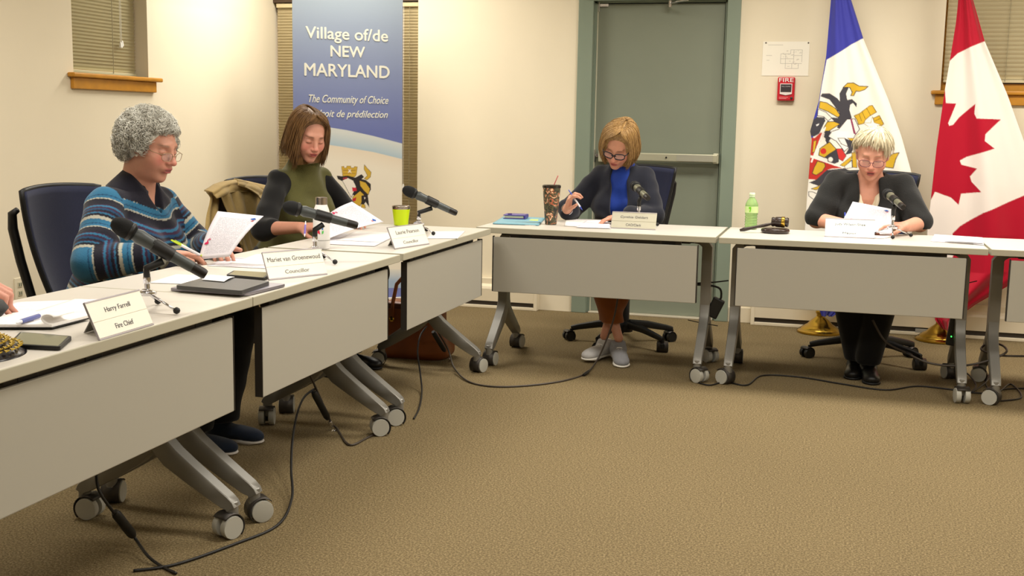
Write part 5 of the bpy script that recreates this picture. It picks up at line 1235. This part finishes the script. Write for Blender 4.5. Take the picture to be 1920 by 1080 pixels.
prof = [(.020, 0), (.031, .003), (.033, .010)]
for k in range(5): z = .012+k*.014; prof += [(.033, z), (.0300, z+.005), (.033, z+.011)]
prof += [(.0335, .09), (.0335, .125), (.032, .135), (.024, .152), (.0145, .165), (.0130, .170)]
G().lathe(prof, 32).build('bottle_body', M_pet, r, smooth=True)
G().lathe([(.0345, .088), (.0345, .122)], 32, cap=False).build('paper_label', mat('bottle_label', (206, 232, 160), .4), r, smooth=True)
wrap([[(-.5, 1), (.4, 1.1), (.5, .4), (.2, -1), (-.2, -1), (.05, .2), (-.5, .3)]], .0346, .106, (110, 200, 20), 'green_emblem', r, math.atan2(-6.2, .44)-.25, .013)
G().lathe([(.0150, .170), (.0150, .176)], 24).lathe([(.0145, .177), (.0150, .178), (.0150, .190), (.0135, .192)], 24).build('bottle_cap', mat('white_cap', (214, 234, 196), .4), r, sharp=40)
M_gav = mat('dark_walnut', (44, 32, 28), .25, coat=.4)
gb = Z(1455, 434)
r = thing('sound_block', 'round dark wooden block under the gavel head', 'sound block', (gb[0], 6.06, ZT-.001))
G().lathe([(.058, 0), (.070, .004), (.073, .011), (.070, .020), (.060, .026), (.02, .027)], 40).build('block', M_gav, r, sharp=50)
gh = V3(gb[0]+.022, 6.06, ZT+.027+.029)
r = thing('gavel', 'dark wooden gavel with a brass band resting on its round block', 'gavel', gh)
T = Matrix.Rotation(PI/2, 4, 'Y')
G().lathe([(.008, -.044), (.021, -.043), (.025, -.036), (.022, -.026), (.0255, -.020), (.027, 0), (.0255, .020), (.022, .026), (.025, .036), (.021, .043), (.008, .044)], 28, T).build('gavel_head', M_gav, r, smooth=True)
G().lathe([(.0272, .006), (.0282, .008), (.0282, .022), (.0268, .024)], 28, T).build('brass_band', M_brass, r, smooth=True)
he = atZ(1390, 429, ZT+.010)-gh; he = V3(he[0], -.06, ZT+.010-gh[2])
hl = np.linalg.norm(he); pts = [he*t for t in (.10, .25, .35, .55, .75, .9, 1.)]
G().tube([tuple(p) for p in pts], [.0075, .0065, .0085, .0075, .0085, .0105, .006], 14).build('handle', M_gav, r, smooth=True)
# ---- peaked cap
cc = V3(-1.915, 2.115, ZT); r = thing('peaked_cap', 'black peaked cap with gold braid at the left table end', 'cap', cc)
M_capb = cloth('cap_black', (16, 16, 20), rough=.7)
th = np.linspace(0, 2*PI, 49)
P = []
for rad, z in ((.02, .112), (.09, .112), (.124, .104), (.134, .090), (.122, .076), (.098, .064), (.097, .050), (.097, .02)):
    P.append([(rad*math.cos(a)*1.0, rad*math.sin(a)*1.08, z+.012*math.cos(a)) for a in th])
G().grid(np.array(P)).build('crown', M_capb, r, smooth=True)
g = G(); P = [[(rr*math.cos(a), rr*math.sin(a)*1.08, z+.002) for a in th] for rr, z in ((.0995, .034), (.1005, .040), (.1005, .046), (.0995, .052))]
g.grid(np.array(P)).build('gold_band', mat('gold_thread', (190, 160, 60), .35, .7, bump=.8, bscale=300), r, smooth=True)
ps = []
for q in np.linspace(0, 1, 8):
    ps.append([((.095+.078*q*math.cos(a)**.7)*math.cos(a), (.095+.078*q*max(0.,math.cos(a))**.7)*math.sin(a)*1.08, .030-.026*q-.012*q*q+.004) for a in np.linspace(-1.25, 1.25, 25)])
pk = G().grid(np.array(ps)).build('peak', mat('cap_peak_gloss', (20, 18, 24), .2), r, smooth=True); md = pk.modifiers.new('t', 'SOLIDIFY'); md.thickness = .004
g = G(); random.seed(4)
for q in (.30, .66):
    for a in np.linspace(-.95, .95, 15):
        for s_ in (-1, 1):
            R_ = .095+.078*(q+.11*s_)*math.cos(a)**.7; x, y, z = R_*math.cos(a), R_*math.sin(a)*1.08, .038-.026*q-.012*q*q+.002
            g.add([(p[0], p[1], p[2]) for p in [(x-.002, y-.007, z), (x+.006*s_, y-.002, z+.003), (x+.002, y+.007, z), (x-.006*s_, y+.002, z+.002)]], [(0, 1, 2, 3)])
ol = g.build('oak_leaf_braid', MATS['gold_thread'], pk); md = ol.modifiers.new('t', 'SOLIDIFY'); md.thickness = .003
r.rotation_euler = (0, 0, math.radians(38))
# ================= BANNER =================
BAZ = math.radians(50); bdir = V3(math.sin(BAZ), math.cos(BAZ), 0); bn = V3(math.cos(BAZ), -math.sin(BAZ), 0)
pR = atY(754, 300, 7.28); pR[2] = 0; pLf = atP(550.5, 300, pR, bn); pLf[2] = 0; BW = np.linalg.norm(pR-pLf)
r = thing('roll_up_banner', 'tall blue and white roll-up banner with village name and coat of arms', 'banner', (pR+pLf)/2, math.atan2(bdir[1], bdir[0]))
BO = np.array(r.location[:])
ns, nz = 300, 760; z0, z1 = .07, 2.12
S_, Z_ = np.meshgrid(np.linspace(-BW/2, BW/2, ns), np.linspace(z0, z1, nz), indexing='ij')
Pw = BO+S_[..., None]*bdir+Z_[..., None]*V3(0, 0, 1); PX, PY = proj(Pw)
def lerpc(a, b, t): t = np.clip(t, 0, 1)[..., None]; return np.array(lin(a))*(1-t)+np.array(lin(b))*t
def cp_(pts, ox, oy, sc_): return [(ox+a/sc_, oy+b/sc_) for a, b in pts]
PX0, PY0 = PX, PY; CA = 0
for jx, jy in ((-.38, -.16), (.16, -.38), (.38, .16), (-.16, .38)):
    PX, PY = PX0+jx, PY0+jy
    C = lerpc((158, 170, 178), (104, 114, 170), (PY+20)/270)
    l1 = np.interp(PX, [540, 612, 650, 700, 757], [226, 238, 244, 255, 270]); l2 = np.interp(PX, [540, 612, 640, 700, 757], [266, 271, 275, 285, 299])
    def put(mask, col): C[mask] = lin(col) if not hasattr(col, 'shape') else col[mask]
    put(PY > l1, lerpc((170, 192, 204), (206, 210, 206), (l2-PY)/26)); put(PY > l2, lerpc((226, 212, 190), (232, 224, 206), (PY-l2)/30))
    put(PY > 505, lerpc((222, 218, 206), (158, 178, 200), (PY-505)/22)); put(PY > 540, (116, 124, 180))
    def paint(poly, col, stroke=0., sc=(40, 34, 34)):
        global C
        m_ = inpoly(PX, PY, poly); C[m_] = lin(col)
        if stroke: C[(edgedist(PX, PY, poly) < stroke) & (inpoly(PX, PY, poly) | (edgedist(PX, PY, poly) < stroke*.6))] = lin(sc)
    bc = lambda pts: cp_(pts, 600, 280, 3.857)
    GOLD, BLK, RED, WHT = (206, 168, 58), (44, 38, 38), (184, 40, 44), (236, 228, 216)
    paint(bc([(155, 125), (172, 122), (175, 135), (192, 133), (193, 120), (222, 120), (224, 133), (246, 134), (248, 124), (270, 126), (262, 185), (250, 200), (165, 200)]), GOLD, .45, (130, 96, 40))
    paint(bc([(168, 150), (258, 150), (258, 154), (168, 154)]), (150, 110, 50)); paint(bc([(168, 172), (256, 172), (256, 176), (168, 176)]), (150, 110, 50))
    paint(bc([(205, 140), (214, 152), (225, 140), (220, 158), (230, 172), (214, 164), (200, 172), (208, 157)]), WHT)
    paint(bc([(120, 190), (160, 195), (200, 190), (255, 205), (300, 180), (318, 200), (300, 215), (330, 222), (366, 250), (368, 290), (345, 330), (356, 420), (330, 380), (300, 420), (295, 360), (240, 330), (215, 290), (180, 240), (130, 215)]), BLK)
    paint(bc([(320, 110), (345, 140), (370, 165), (365, 200), (340, 222), (318, 212), (342, 190), (330, 165), (318, 145)]), GOLD, .4)
    paint(bc([(285, 225), (330, 240), (362, 285), (350, 330), (318, 300), (290, 265)]), GOLD, .4)
    paint(bc([(160, 225), (200, 205), (240, 225), (262, 270), (225, 350), (200, 300), (180, 262)]), WHT, .5)
    paint(bc([(165, 205), (195, 200), (198, 212), (168, 220)]), (150, 50, 60)); paint(bc([(232, 275), (262, 278), (266, 300), (236, 305)]), (200, 40, 60))
    paint(bc([(235, 345), (290, 300), (320, 330), (290, 410), (240, 400)]), GOLD, .4); paint(bc([(232, 360), (262, 345), (258, 372), (236, 378)]), RED)
    paint(bc([(300, 335), (330, 330), (352, 370), (330, 360), (318, 400), (300, 375)]), BLK); paint(bc([(300, 395), (325, 400), (330, 425), (298, 420)]), GOLD, .3)
    paint(bc([(318, 345), (330, 350), (322, 362)]), WHT)

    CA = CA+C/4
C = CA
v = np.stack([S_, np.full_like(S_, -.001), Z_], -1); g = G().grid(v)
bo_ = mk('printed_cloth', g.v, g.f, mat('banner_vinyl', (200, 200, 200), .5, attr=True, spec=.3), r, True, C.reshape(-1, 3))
G().box((-BW/2, .0, z0), (BW/2, .0012, z1)).build('backing', M_greyp, r)
G().box((-BW/2-.02, -.06, .0), (BW/2+.02, .06, .072), .012).box((-BW/2-.0, -.012, .068), (BW/2, .0, .085), .003).build('base_cassette', mat('banner_silver', (205, 200, 190), .35, .4), r)
G().tube([(0, .02, .06), (0, .02, 2.12)], .012, 10).build('support_pole', M_alu, r); G().box((-BW/2, -.012, 2.11), (BW/2, .025, 2.14), .004).build('top_rail', M_alu, r)
M_let = mat('banner_lettering', (226, 224, 208), .5)
def btext(s, pxl, pxr, py, hpx, shear=0., off=0., nm='lettering', bold=0.):
    a = atP(pxl, py, BO, bn); b = atP(pxr, py, BO, bn); ds = np.linalg.norm((b-a)[:2]); sc_ = (a-BO)@bdir; h = abs(atP(pxl, py-hpx/2, BO, bn)[2]-atP(pxl, py+hpx/2, BO, bn)[2])
    zc = (atP((pxl+pxr)/2, py, BO, bn))[2]
    text(nm, s, M_let, bo_, frame((sc_+ds/2, -.0016, zc), (1, 0, 0), (0, 0, 1)), width=ds, height=h, extr=.0004, shear=shear, off=off, size=1., bold=bold)
btext('Village of/de', 573, 727, 65, 29, bold=.0016); btext('NEW', 620, 684, 98, 20, bold=.0020); btext('MARYLAND', 571, 730, 134, 23, bold=.0020)
btext('The Community of Choice', 579, 728, 187, 19, .35, bold=.0005); btext("L'endroit de prédilection", 566, 727, 214, 18, .35, bold=.0005)
# ================= FLAGS =================
def flag(label, px, base, Y0, L_, R_, ztop, colfn, seed, hem=True):
    r = thing('flag', label, 'flag', (base[0], base[1], 0))
    org = V3(base[0], base[1], 0)
    ys = np.linspace(L_[0][1], L_[-1][1], 560); nu = 190
    xl = np.interp(ys, [p[1] for p in L_], [p[0] for p in L_]); xr = np.interp(ys, [p[1] for p in R_], [p[0] for p in R_])
    u = np.linspace(0, 1, nu); rs = np.random.RandomState(seed); ph = rs.rand(4)*6
    PXc = xl[None, :]*(1-u[:, None])+xr[None, :]*u[:, None]; PYc = np.repeat(ys[None, :], nu, 0)
    v = d = None
    rx = _d[None, None, :]+(PXc[..., None]-960)/FPX*_r-(PYc[..., None]-540)/FPX*_u
    X0 = rx[..., 0]*Y0/rx[..., 1]; Z0 = CH+rx[..., 2]*Y0/rx[..., 1]
    vt = np.clip((ztop-Z0)/1.9, 0, 1)
    dep = (.006+.022*vt)*np.sin(u[:, None]*9+ph[0]+.8*vt)+(.004+.010*vt)*np.sin(u[:, None]*19+ph[1]-1.2*vt)+.055*(1-(2*u[:, None]-1)**2)*-.5
    P = np.stack([X0, Y0+dep, Z0], -1); PX_, PY_ = proj(np.stack([X0, np.full_like(X0, Y0), Z0], -1)); C_ = colfn(PX_, PY_)
    g = G().grid(P-org); o = mk('flag_cloth', g.v, g.f, cloth('flag_nylon', (200, 200, 200), attr=True, rough=.55, noise=0., bump=.1, bscale=300), r, True, C_.reshape(-1, 3))
    md = o.modifiers.new('t', 'SOLIDIFY'); md.thickness = .002; md.offset = 1
    # rear fold of the same cloth, hanging behind the pole
    P2 = np.stack([X0[::6, ::8]*1.+0*X0[::6, ::8], Y0+.085-dep[::6, ::8]*.6, Z0[::6, ::8]], -1); mid = P2[:, :, 0].mean(0, keepdims=True); P2[:, :, 0] = mid+(P2[:, :, 0]-mid)*.86
    g = G().grid(P2-org); mk('rear_fold', g.v, g.f, MATS['flag_nylon'], r, True, C_[::6, ::8].reshape(-1, 3))
    G().tube([(0, 0, .03), (0, 0, 2.5)], .0125, 12).build('pole', mat('flag_pole_oak', (150, 100, 50), .4), r)
    G().lathe([(.004, 0), (.016, .02), (.022, .05), (.012, .09), (.002, .14)], 16, Tm((0, 0, 2.5))).build('finial', M_brass, r, smooth=True)
    G().lathe([(.135, 0), (.140, .004), (.140, .014), (.128, .022), (.120, .024), (.112, .034), (.086, .050), (.080, .052), (.055, .078), (.030, .098), (.024, .104), (.024, .120), (.030, .124), (.030, .136), (.020, .142)], 48).build('stand_base', M_brass, r, sharp=28)
    return r
def mk_painter(base_fn):                       # averaged over a few nearby spots so printed edges stay smooth
    def fn(PX_, PY_):
        A_ = 0
        for dx, dy in ((-.38, -.16), (.16, -.38), (.38, .16), (-.16, .38)): C_ = np.zeros(PX_.shape+(3,)); base_fn(C_, PX_+dx, PY_+dy); A_ = A_+C_/4
        return A_
    return fn
F1 = lambda pts: cp_(pts, 1500, 120, 3.6)
def village(C_, X_, Y_):
    C_[:] = lin((232, 226, 214))
    def pt(poly, col, st=0.7, sc=(44, 40, 48)):
        m_ = inpoly(X_, Y_, poly); C_[m_] = lin(col)
        if st: C_[edgedist(X_, Y_, poly) < st] = lin(sc)
    pt([(1500, -20), (1640, -20), (1619, 72), (1596, 84), (1572, 100), (1550, 112), (1541, 160), (1534, 205), (1530, 235), (1524, 260), (1500, 260)], (56, 58, 150), 0)
    K, GO = (62, 60, 66), (206, 166, 44)
    pt(F1([(115, 358), (165, 360), (172, 385), (165, 395), (130, 470), (95, 490), (40, 470), (60, 400)]), K, 0)
    pt(F1([(108, 410), (130, 402), (128, 410), (113, 420)]), (235, 230, 225), 0)
    pt(F1([(135, 252), (180, 262), (240, 300), (282, 362), (250, 358), (190, 322), (128, 298)]), GO); pt(F1([(122, 305), (175, 325), (215, 365), (190, 385), (160, 355), (118, 350)]), (228, 222, 212), .6)
    pt(F1([(292, 158), (330, 155), (310, 200), (318, 245), (350, 238), (382, 268), (380, 290), (358, 262), (338, 275), (332, 310), (348, 362), (330, 385), (290, 440), (250, 430), (265, 400), (230, 385), (210, 362), (255, 365), (272, 340), (245, 300), (200, 240), (140, 218), (150, 200), (200, 200), (250, 232), (270, 256), (268, 200)]), K, .3)
    pt(F1([(290, 160), (320, 130), (360, 128), (400, 150), (460, 152), (435, 175), (400, 186), (378, 184), (362, 215), (342, 215), (352, 190), (335, 158)]), GO)
    pt(F1([(185, 390), (230, 388), (272, 405), (240, 425), (200, 450), (165, 462), (162, 430)]), GO); pt(F1([(170, 450), (205, 450), (215, 490), (185, 540), (160, 500)]), K, 0)
    pt(F1([(190, 490), (215, 455), (262, 440), (318, 372), (370, 370), (402, 440), (372, 480), (335, 558), (300, 590), (245, 520)]), (236, 230, 222)); pt(F1([(255, 500), (300, 500), (345, 545), (330, 560), (280, 540)]), (232, 226, 218), .6); pt(F1([(338, 370), (350, 370), (378, 478), (362, 470)]), (140, 60, 90), 0)
    pt(F1([(365, 350), (400, 335), (470, 282), (488, 280), (516, 325), (470, 352), (440, 378), (430, 402), (395, 410), (385, 380)]), GO, .6, (110, 84, 30)); pt(F1([(495, 365), (535, 348), (564, 405), (532, 430), (505, 420)]), GO, .6, (110, 84, 30))
    for a_, b_ in (((420, 325), (440, 370)), ((450, 300), (475, 345)), ((400, 340), (415, 385)), ((505, 385), (540, 368))): d_ = edgedist(X_, Y_, F1([a_, b_])); C_[d_ < .5] = lin((110, 84, 30))
    pt(F1([(425, 398), (478, 398), (488, 355), (500, 396), (545, 410), (505, 425), (520, 470), (485, 440), (450, 460), (465, 425)]), (238, 232, 222), .5, (150, 130, 90))
    pt(F1([(60, 500), (100, 498), (140, 462), (162, 470), (98, 622), (60, 612)]), (184, 52, 40), 0); pt(F1([(92, 520), (112, 515), (100, 590), (84, 600)]), GO, .4)
    pt(F1([(135, 570), (200, 525), (246, 575), (190, 612), (165, 632), (126, 615)]), GO); pt(F1([(245, 575), (262, 600), (262, 660), (190, 690), (185, 640), (165, 632)]), K, 0); pt(F1([(245, 572), (282, 570), (312, 620), (288, 655), (262, 640)]), (196, 50, 46), .4)
    for cx_, cy_, rr_, col in ((158, 588, 20, (200, 50, 40)), (127, 690, 23, (70, 56, 50)), (157, 508, 15, (232, 226, 214)), (207, 643, 16, (232, 226, 214))): C_[(X_-1500-cx_/3.6)**2+(Y_-120-cy_/3.6)**2 < (rr_/3.6)**2] = lin(col)
    pt(F1([(70, 625), (130, 640), (232, 685), (300, 700), (210, 705), (190, 712), (120, 782), (40, 775)]), (184, 48, 40), 0); pt(F1([(118, 655), (165, 668), (172, 690), (150, 725), (108, 750), (82, 738), (95, 700)]), GO, .6)
    for a_, b_ in (((170, 430), (78, 660)), ((60, 622), (300, 700))): d_ = edgedist(X_, Y_, F1([a_, b_])); C_[d_ < 1.5] = lin((236, 228, 220))
    pt(F1([(60, 800), (110, 780), (180, 715), (300, 702), (380, 740), (240, 900), (150, 830)]), K, 0); pt(F1([(75, 842), (120, 826), (150, 806), (152, 828), (110, 850)]), GO, .5); pt(F1([(58, 862), (85, 862), (135, 885), (130, 908), (95, 916), (60, 890)]), (232, 226, 214), .6)
    pt(F1([(300, 500), (345, 520), (382, 508), (366, 560), (345, 602), (305, 612), (330, 570)]), K, .3); pt(F1([(320, 500), (382, 502), (345, 520)]), GO, .4); pt(F1([(270, 682), (352, 618), (345, 650), (300, 692)]), GO, .4); pt(F1([(350, 600), (378, 590), (385, 700), (355, 697)]), GO, .5); pt(F1([(300, 690), (350, 650), (352, 700), (305, 706)]), (232, 226, 214), .5)
    pt(F1([(575, 665), (600, 625), (625, 605), (668, 597), (645, 640), (628, 702), (575, 696)]), GO)
    pt([(1520, 560), (1600, 545), (1590, 640), (1520, 640)], (50, 52, 140), 0)
flag('white and blue flag with a gold and black coat of arms on a brass stand', None, (-.075, 7.41), 7.33,
     [(1561, -60), (1558, 0), (1549, 105), (1535, 190), (1519, 246), (1522, 262), (1518, 310), (1513, 370), (1509, 430), (1512, 500), (1528, 560), (1541, 592)],
     [(1580, -60), (1596, 0), (1619, 73), (1665, 185), (1690, 255), (1708, 320), (1714, 360), (1712, 430), (1680, 500), (1610, 560), (1562, 592)], 2.15, mk_painter(village), 2)
F2 = lambda pts: [(1700+a/1.6875, b/1.6875) for a, b in pts]
def maple(C_, X_, Y_):
    C_[:] = lin((228, 216, 206)); RD = (166, 6, 36)
    def pt(poly, col): C_[inpoly(X_, Y_, poly)] = lin(col)
    pt(F2([(100, -80), (260, -80), (248, 130), (200, 150), (160, 170), (134, 195), (100, 195)]), RD)
    pt(F2([(60, 283), (121, 283), (124, 326), (156, 328), (131, 390), (134, 398), (146, 395), (165, 372), (215, 329), (212, 360), (219, 375), (297, 378), (246, 425), (244, 446), (276, 470), (190, 496), (168, 508), (173, 521), (221, 533), (200, 558), (204, 574), (234, 607), (172, 613), (164, 648), (140, 625), (90, 607), (77, 632), (40, 640)]), RD)
    pt(F2([(145, 738), (168, 716), (240, 672), (371, 618), (600, 520), (600, 1200), (60, 1200), (60, 960), (100, 940), (150, 800)]), RD)
flag('red and white maple leaf flag hanging on its stand at the right edge', None, (.63, 7.40), 7.31,
     [(1799, -60), (1797, 0), (1792, 45), (1781, 113), (1771, 172), (1756, 278), (1745.6, 373), (1738.5, 437), (1745, 520), (1754, 600), (1768, 618)],
     [(1812, -60), (1825, 0), (1847, 77), (1890, 178), (1920, 262), (1948, 350), (1965, 440), (1940, 510), (1830, 572), (1792, 600), (1782, 618)], 2.15, mk_painter(maple), 6)
# ================= CABLES AND BRICKS =================
M_cab = mat('black_cable', (20, 18, 16), .5); M_cab2 = mat('grey_cable', (58, 50, 42), .45)
def smooth_pts(pts, n=8):
    pts = [np.array(p, float) for p in pts]; out = []
    for i in range(len(pts)-1):
        p0 = pts[max(i-1, 0)]; p1 = pts[i]; p2 = pts[i+1]; p3 = pts[min(i+2, len(pts)-1)]
        for k in range(n):
            t = k/n; out.append(.5*((2*p1)+(-p0+p2)*t+(2*p0-5*p1+4*p2-p3)*t*t+(-p0+3*p1-3*p2+p3)*t**3))
    out.append(pts[-1]); return out
def cable(label, spec, rad=.0042, m=None, plugs=()):
    pts = [atZ(x, y, v) if k == 'z' else (atY(x, y, v) if k == 'y' else atX(x, y, v)) for x, y, k, v in spec]
    for p in pts: p[2] = max(p[2], rad)
    sp = smooth_pts(pts); c = sp[len(sp)//2]; r = thing('cable', label, 'cable', (c[0], c[1], 0), 0, 'cables on and above the carpet'); org = np.array(r.location[:])
    G().tube([tuple(p-org) for p in sp], rad, 8).build('cord', m or M_cab, r, smooth=True)
    for (a, b, ra, mm, nm) in plugs:
        A = (atZ(*a[:2], a[3]) if a[2] == 'z' else (atY(*a[:2], a[3]) if a[2] == 'y' else atX(*a[:2], a[3]))); B_ = (atZ(*b[:2], b[3]) if b[2] == 'z' else (atY(*b[:2], b[3]) if b[2] == 'y' else atX(*b[:2], b[3])))
        G().tube([tuple(A-org), tuple(A*.9+B_*.1-org), tuple(A*.1+B_*.9-org), tuple(B_-org)], [ra*.7, ra, ra, ra*.7], 12).build(nm, mm, r, sharp=40)
    return r
zf = .005
cable('cable with plug under the far left table, curving over the carpet to the writing woman', [(815, 612, 'x', -2.0), (840, 655, 'x', -1.96), (852, 690, 'z', .02), (880, 716, 'z', zf), (930, 725, 'z', zf), (1000, 722, 'z', zf), (1060, 713, 'z', zf), (1098, 700, 'z', zf), (1118, 678, 'y', 5.93), (1136, 640, 'y', 5.95), (1150, 600, 'y', 5.97), (1158, 560, 'y', 5.98), (1160, 520, 'y', 5.98)], .0045, M_cab2,
      [((812, 622, 'x', -1.99), (834, 658, 'x', -1.96), .013, M_blackp, 'plug'), ((843, 672, 'x', -1.955), (849, 684, 'x', -1.95), .009, M_chrome, 'connector'), ((852, 688, 'x', -1.95), (857, 698, 'x', -1.95), .009, M_chrome, 'connector'), ((1094, 703, 'z', .009), (1104, 696, 'z', .012), .008, M_blackp, 'strain_relief')])
cable('dark cable drooping from the far left table down to the carpet', [(800, 612, 'x', -2.0), (788, 630, 'x', -1.98), (783, 660, 'x', -1.96), (788, 700, 'x', -1.90), (791, 735, 'x', -1.84), (786, 765, 'z', zf), (776, 785, 'z', zf)], .0042)
cable('black cable with plug hanging under the middle table and looping by its casters', [(580, 700, 'x', -2.0), (600, 745, 'x', -1.98), (620, 790, 'x', -1.96), (632, 820, 'x', -1.95), (655, 834, 'z', zf), (690, 820, 'z', zf), (722, 803, 'z', zf), (745, 780, 'z', zf)], .0045, M_cab2,
      [((588, 735, 'x', -1.98), (615, 785, 'x', -1.96), .014, M_blackp, 'plug'), ((618, 790, 'x', -1.96), (622, 800, 'x', -1.96), .009, M_chrome, 'connector'), ((625, 806, 'x', -1.955), (629, 816, 'x', -1.95), .009, M_chrome, 'connector')])
cable('thin black cable hanging straight down in front of the middle table', [(592, 728, 'x', -2.0), (570, 745, 'x', -1.97), (556, 780, 'x', -1.93), (548, 830, 'x', -1.87), (546, 880, 'x', -1.80), (547, 935, 'z', .02), (520, 985, 'z', zf), (440, 1020, 'z', zf), (330, 1058, 'z', zf), (250, 1070, 'z', zf)], .0045)
cable('black cable trailing from under the nearest table at the bottom left', [(180, 880, 'x', -2.0), (184, 915, 'x', -1.98), (205, 950, 'x', -1.96), (250, 1005, 'x', -1.95), (275, 1040, 'z', .02), (300, 1060, 'z', zf), (330, 1075, 'z', zf)], .0045, None, [((215, 960, 'x', -1.96), (250, 1005, 'x', -1.95), .014, M_blackp, 'plug')])
cable('long black cable snaking over the carpet in front of the gavel table', [(1318, 665, 'z', .03), (1310, 690, 'z', zf), (1330, 698, 'z', zf), (1308, 714, 'z', zf), (1330, 722, 'z', zf), (1360, 716, 'z', zf), (1400, 722, 'z', zf), (1430, 704, 'z', zf), (1500, 707, 'z', zf), (1580, 720, 'z', zf), (1660, 731, 'z', zf), (1720, 724, 'z', zf), (1790, 731, 'z', zf), (1840, 737, 'z', zf), (1890, 729, 'z', zf), (1960, 728, 'z', zf)], .004)
cable('thick grey cable swinging from the woman in black over to the right table leg', [(1636, 600, 'y', 6.0), (1660, 640, 'y', 5.97), (1700, 662, 'y', 5.93), (1740, 680, 'y', 5.90), (1790, 686, 'y', 5.88), (1840, 680, 'y', 5.87), (1885, 662, 'y', 5.88), (1880, 648, 'y', 5.98), (1855, 643, 'y', 6.06), (1840, 655, 'y', 6.0), (1870, 666, 'y', 5.90), (1930, 668, 'y', 5.9)], .0055, M_cab2, [((1698, 661, 'y', 5.93), (1710, 667, 'y', 5.925), .008, M_blackp, 'strain_relief')])
cable('tangle of thin cable on the carpet between the two right table legs', [(1800, 640, 'y', 6.02), (1790, 690, 'y', 6.0), (1796, 715, 'z', .03), (1812, 700, 'z', .04), (1830, 722, 'z', .02), (1822, 735, 'z', zf), (1850, 715, 'z', .03), (1862, 690, 'z', .04), (1848, 720, 'z', zf), (1870, 735, 'z', zf), (1895, 720, 'z', zf), (1915, 745, 'z', zf), (1870, 752, 'z', zf)], .004)
cable('black cable bridging the gap between the two right tables', [(1290, 531, 'y', 6.0), (1330, 530, 'y', 6.0), (1366, 526, 'y', 6.0)], .0035)
def brick(label, px, Y, h, w, rot, led=False):
    c = atY(*px, Y); r = thing('power_brick', label, 'power brick', c, 0, 'black power bricks hanging under the tables')
    G().box((-w/2, -.018, -h/2), (w/2, .018, h/2), .006, Matrix.Rotation(rot, 4, 'Y')).build('housing', M_blackp, r)
    G().tube(smooth_pts([(-.10, .0, .115), (-.03, 0, .115), (.02, 0, .10), (.028, 0, h/2+.005), (.018, 0, h/2-.01)]), .0055, 8).build('lead', M_blackp, r, smooth=True)
    if led: G().lathe([(.0035, 0), (.0035, .002)], 10, Tm((-w*.25, -.019, -h*.18), rx=PI/2)).build('indicator', mat('green_led', (60, 255, 90), .4, emit=3), r)
brick('black power brick hanging beside the right leg of the clerk table', (1341, 577), 5.99, .105, .062, .42)
brick('black power brick with a green light hanging at the right leg of the gavel table', (1790, 620), 6.02, .15, .062, .10, True)
for k_, (a, b, Y) in enumerate((((1290, 600), (1346, 611), 5.95), ((1800, 532), (1832, 527), 6.0))):
    A = atY(*a, Y); B_ = atY(*b, Y); o = G().tube([tuple(A-A), tuple((B_-A)*.5+V3(0, 0, -.002)), tuple(B_-A)], .0025, 6).build('cable_tie', M_blackp); o.location = tuple(A)
    tag(o, ('thin black cable tie around the right leg of the clerk table', 'thin black cable tie around the right leg of the gavel table')[k_], 'cable tie')
# everything sits just above the table face
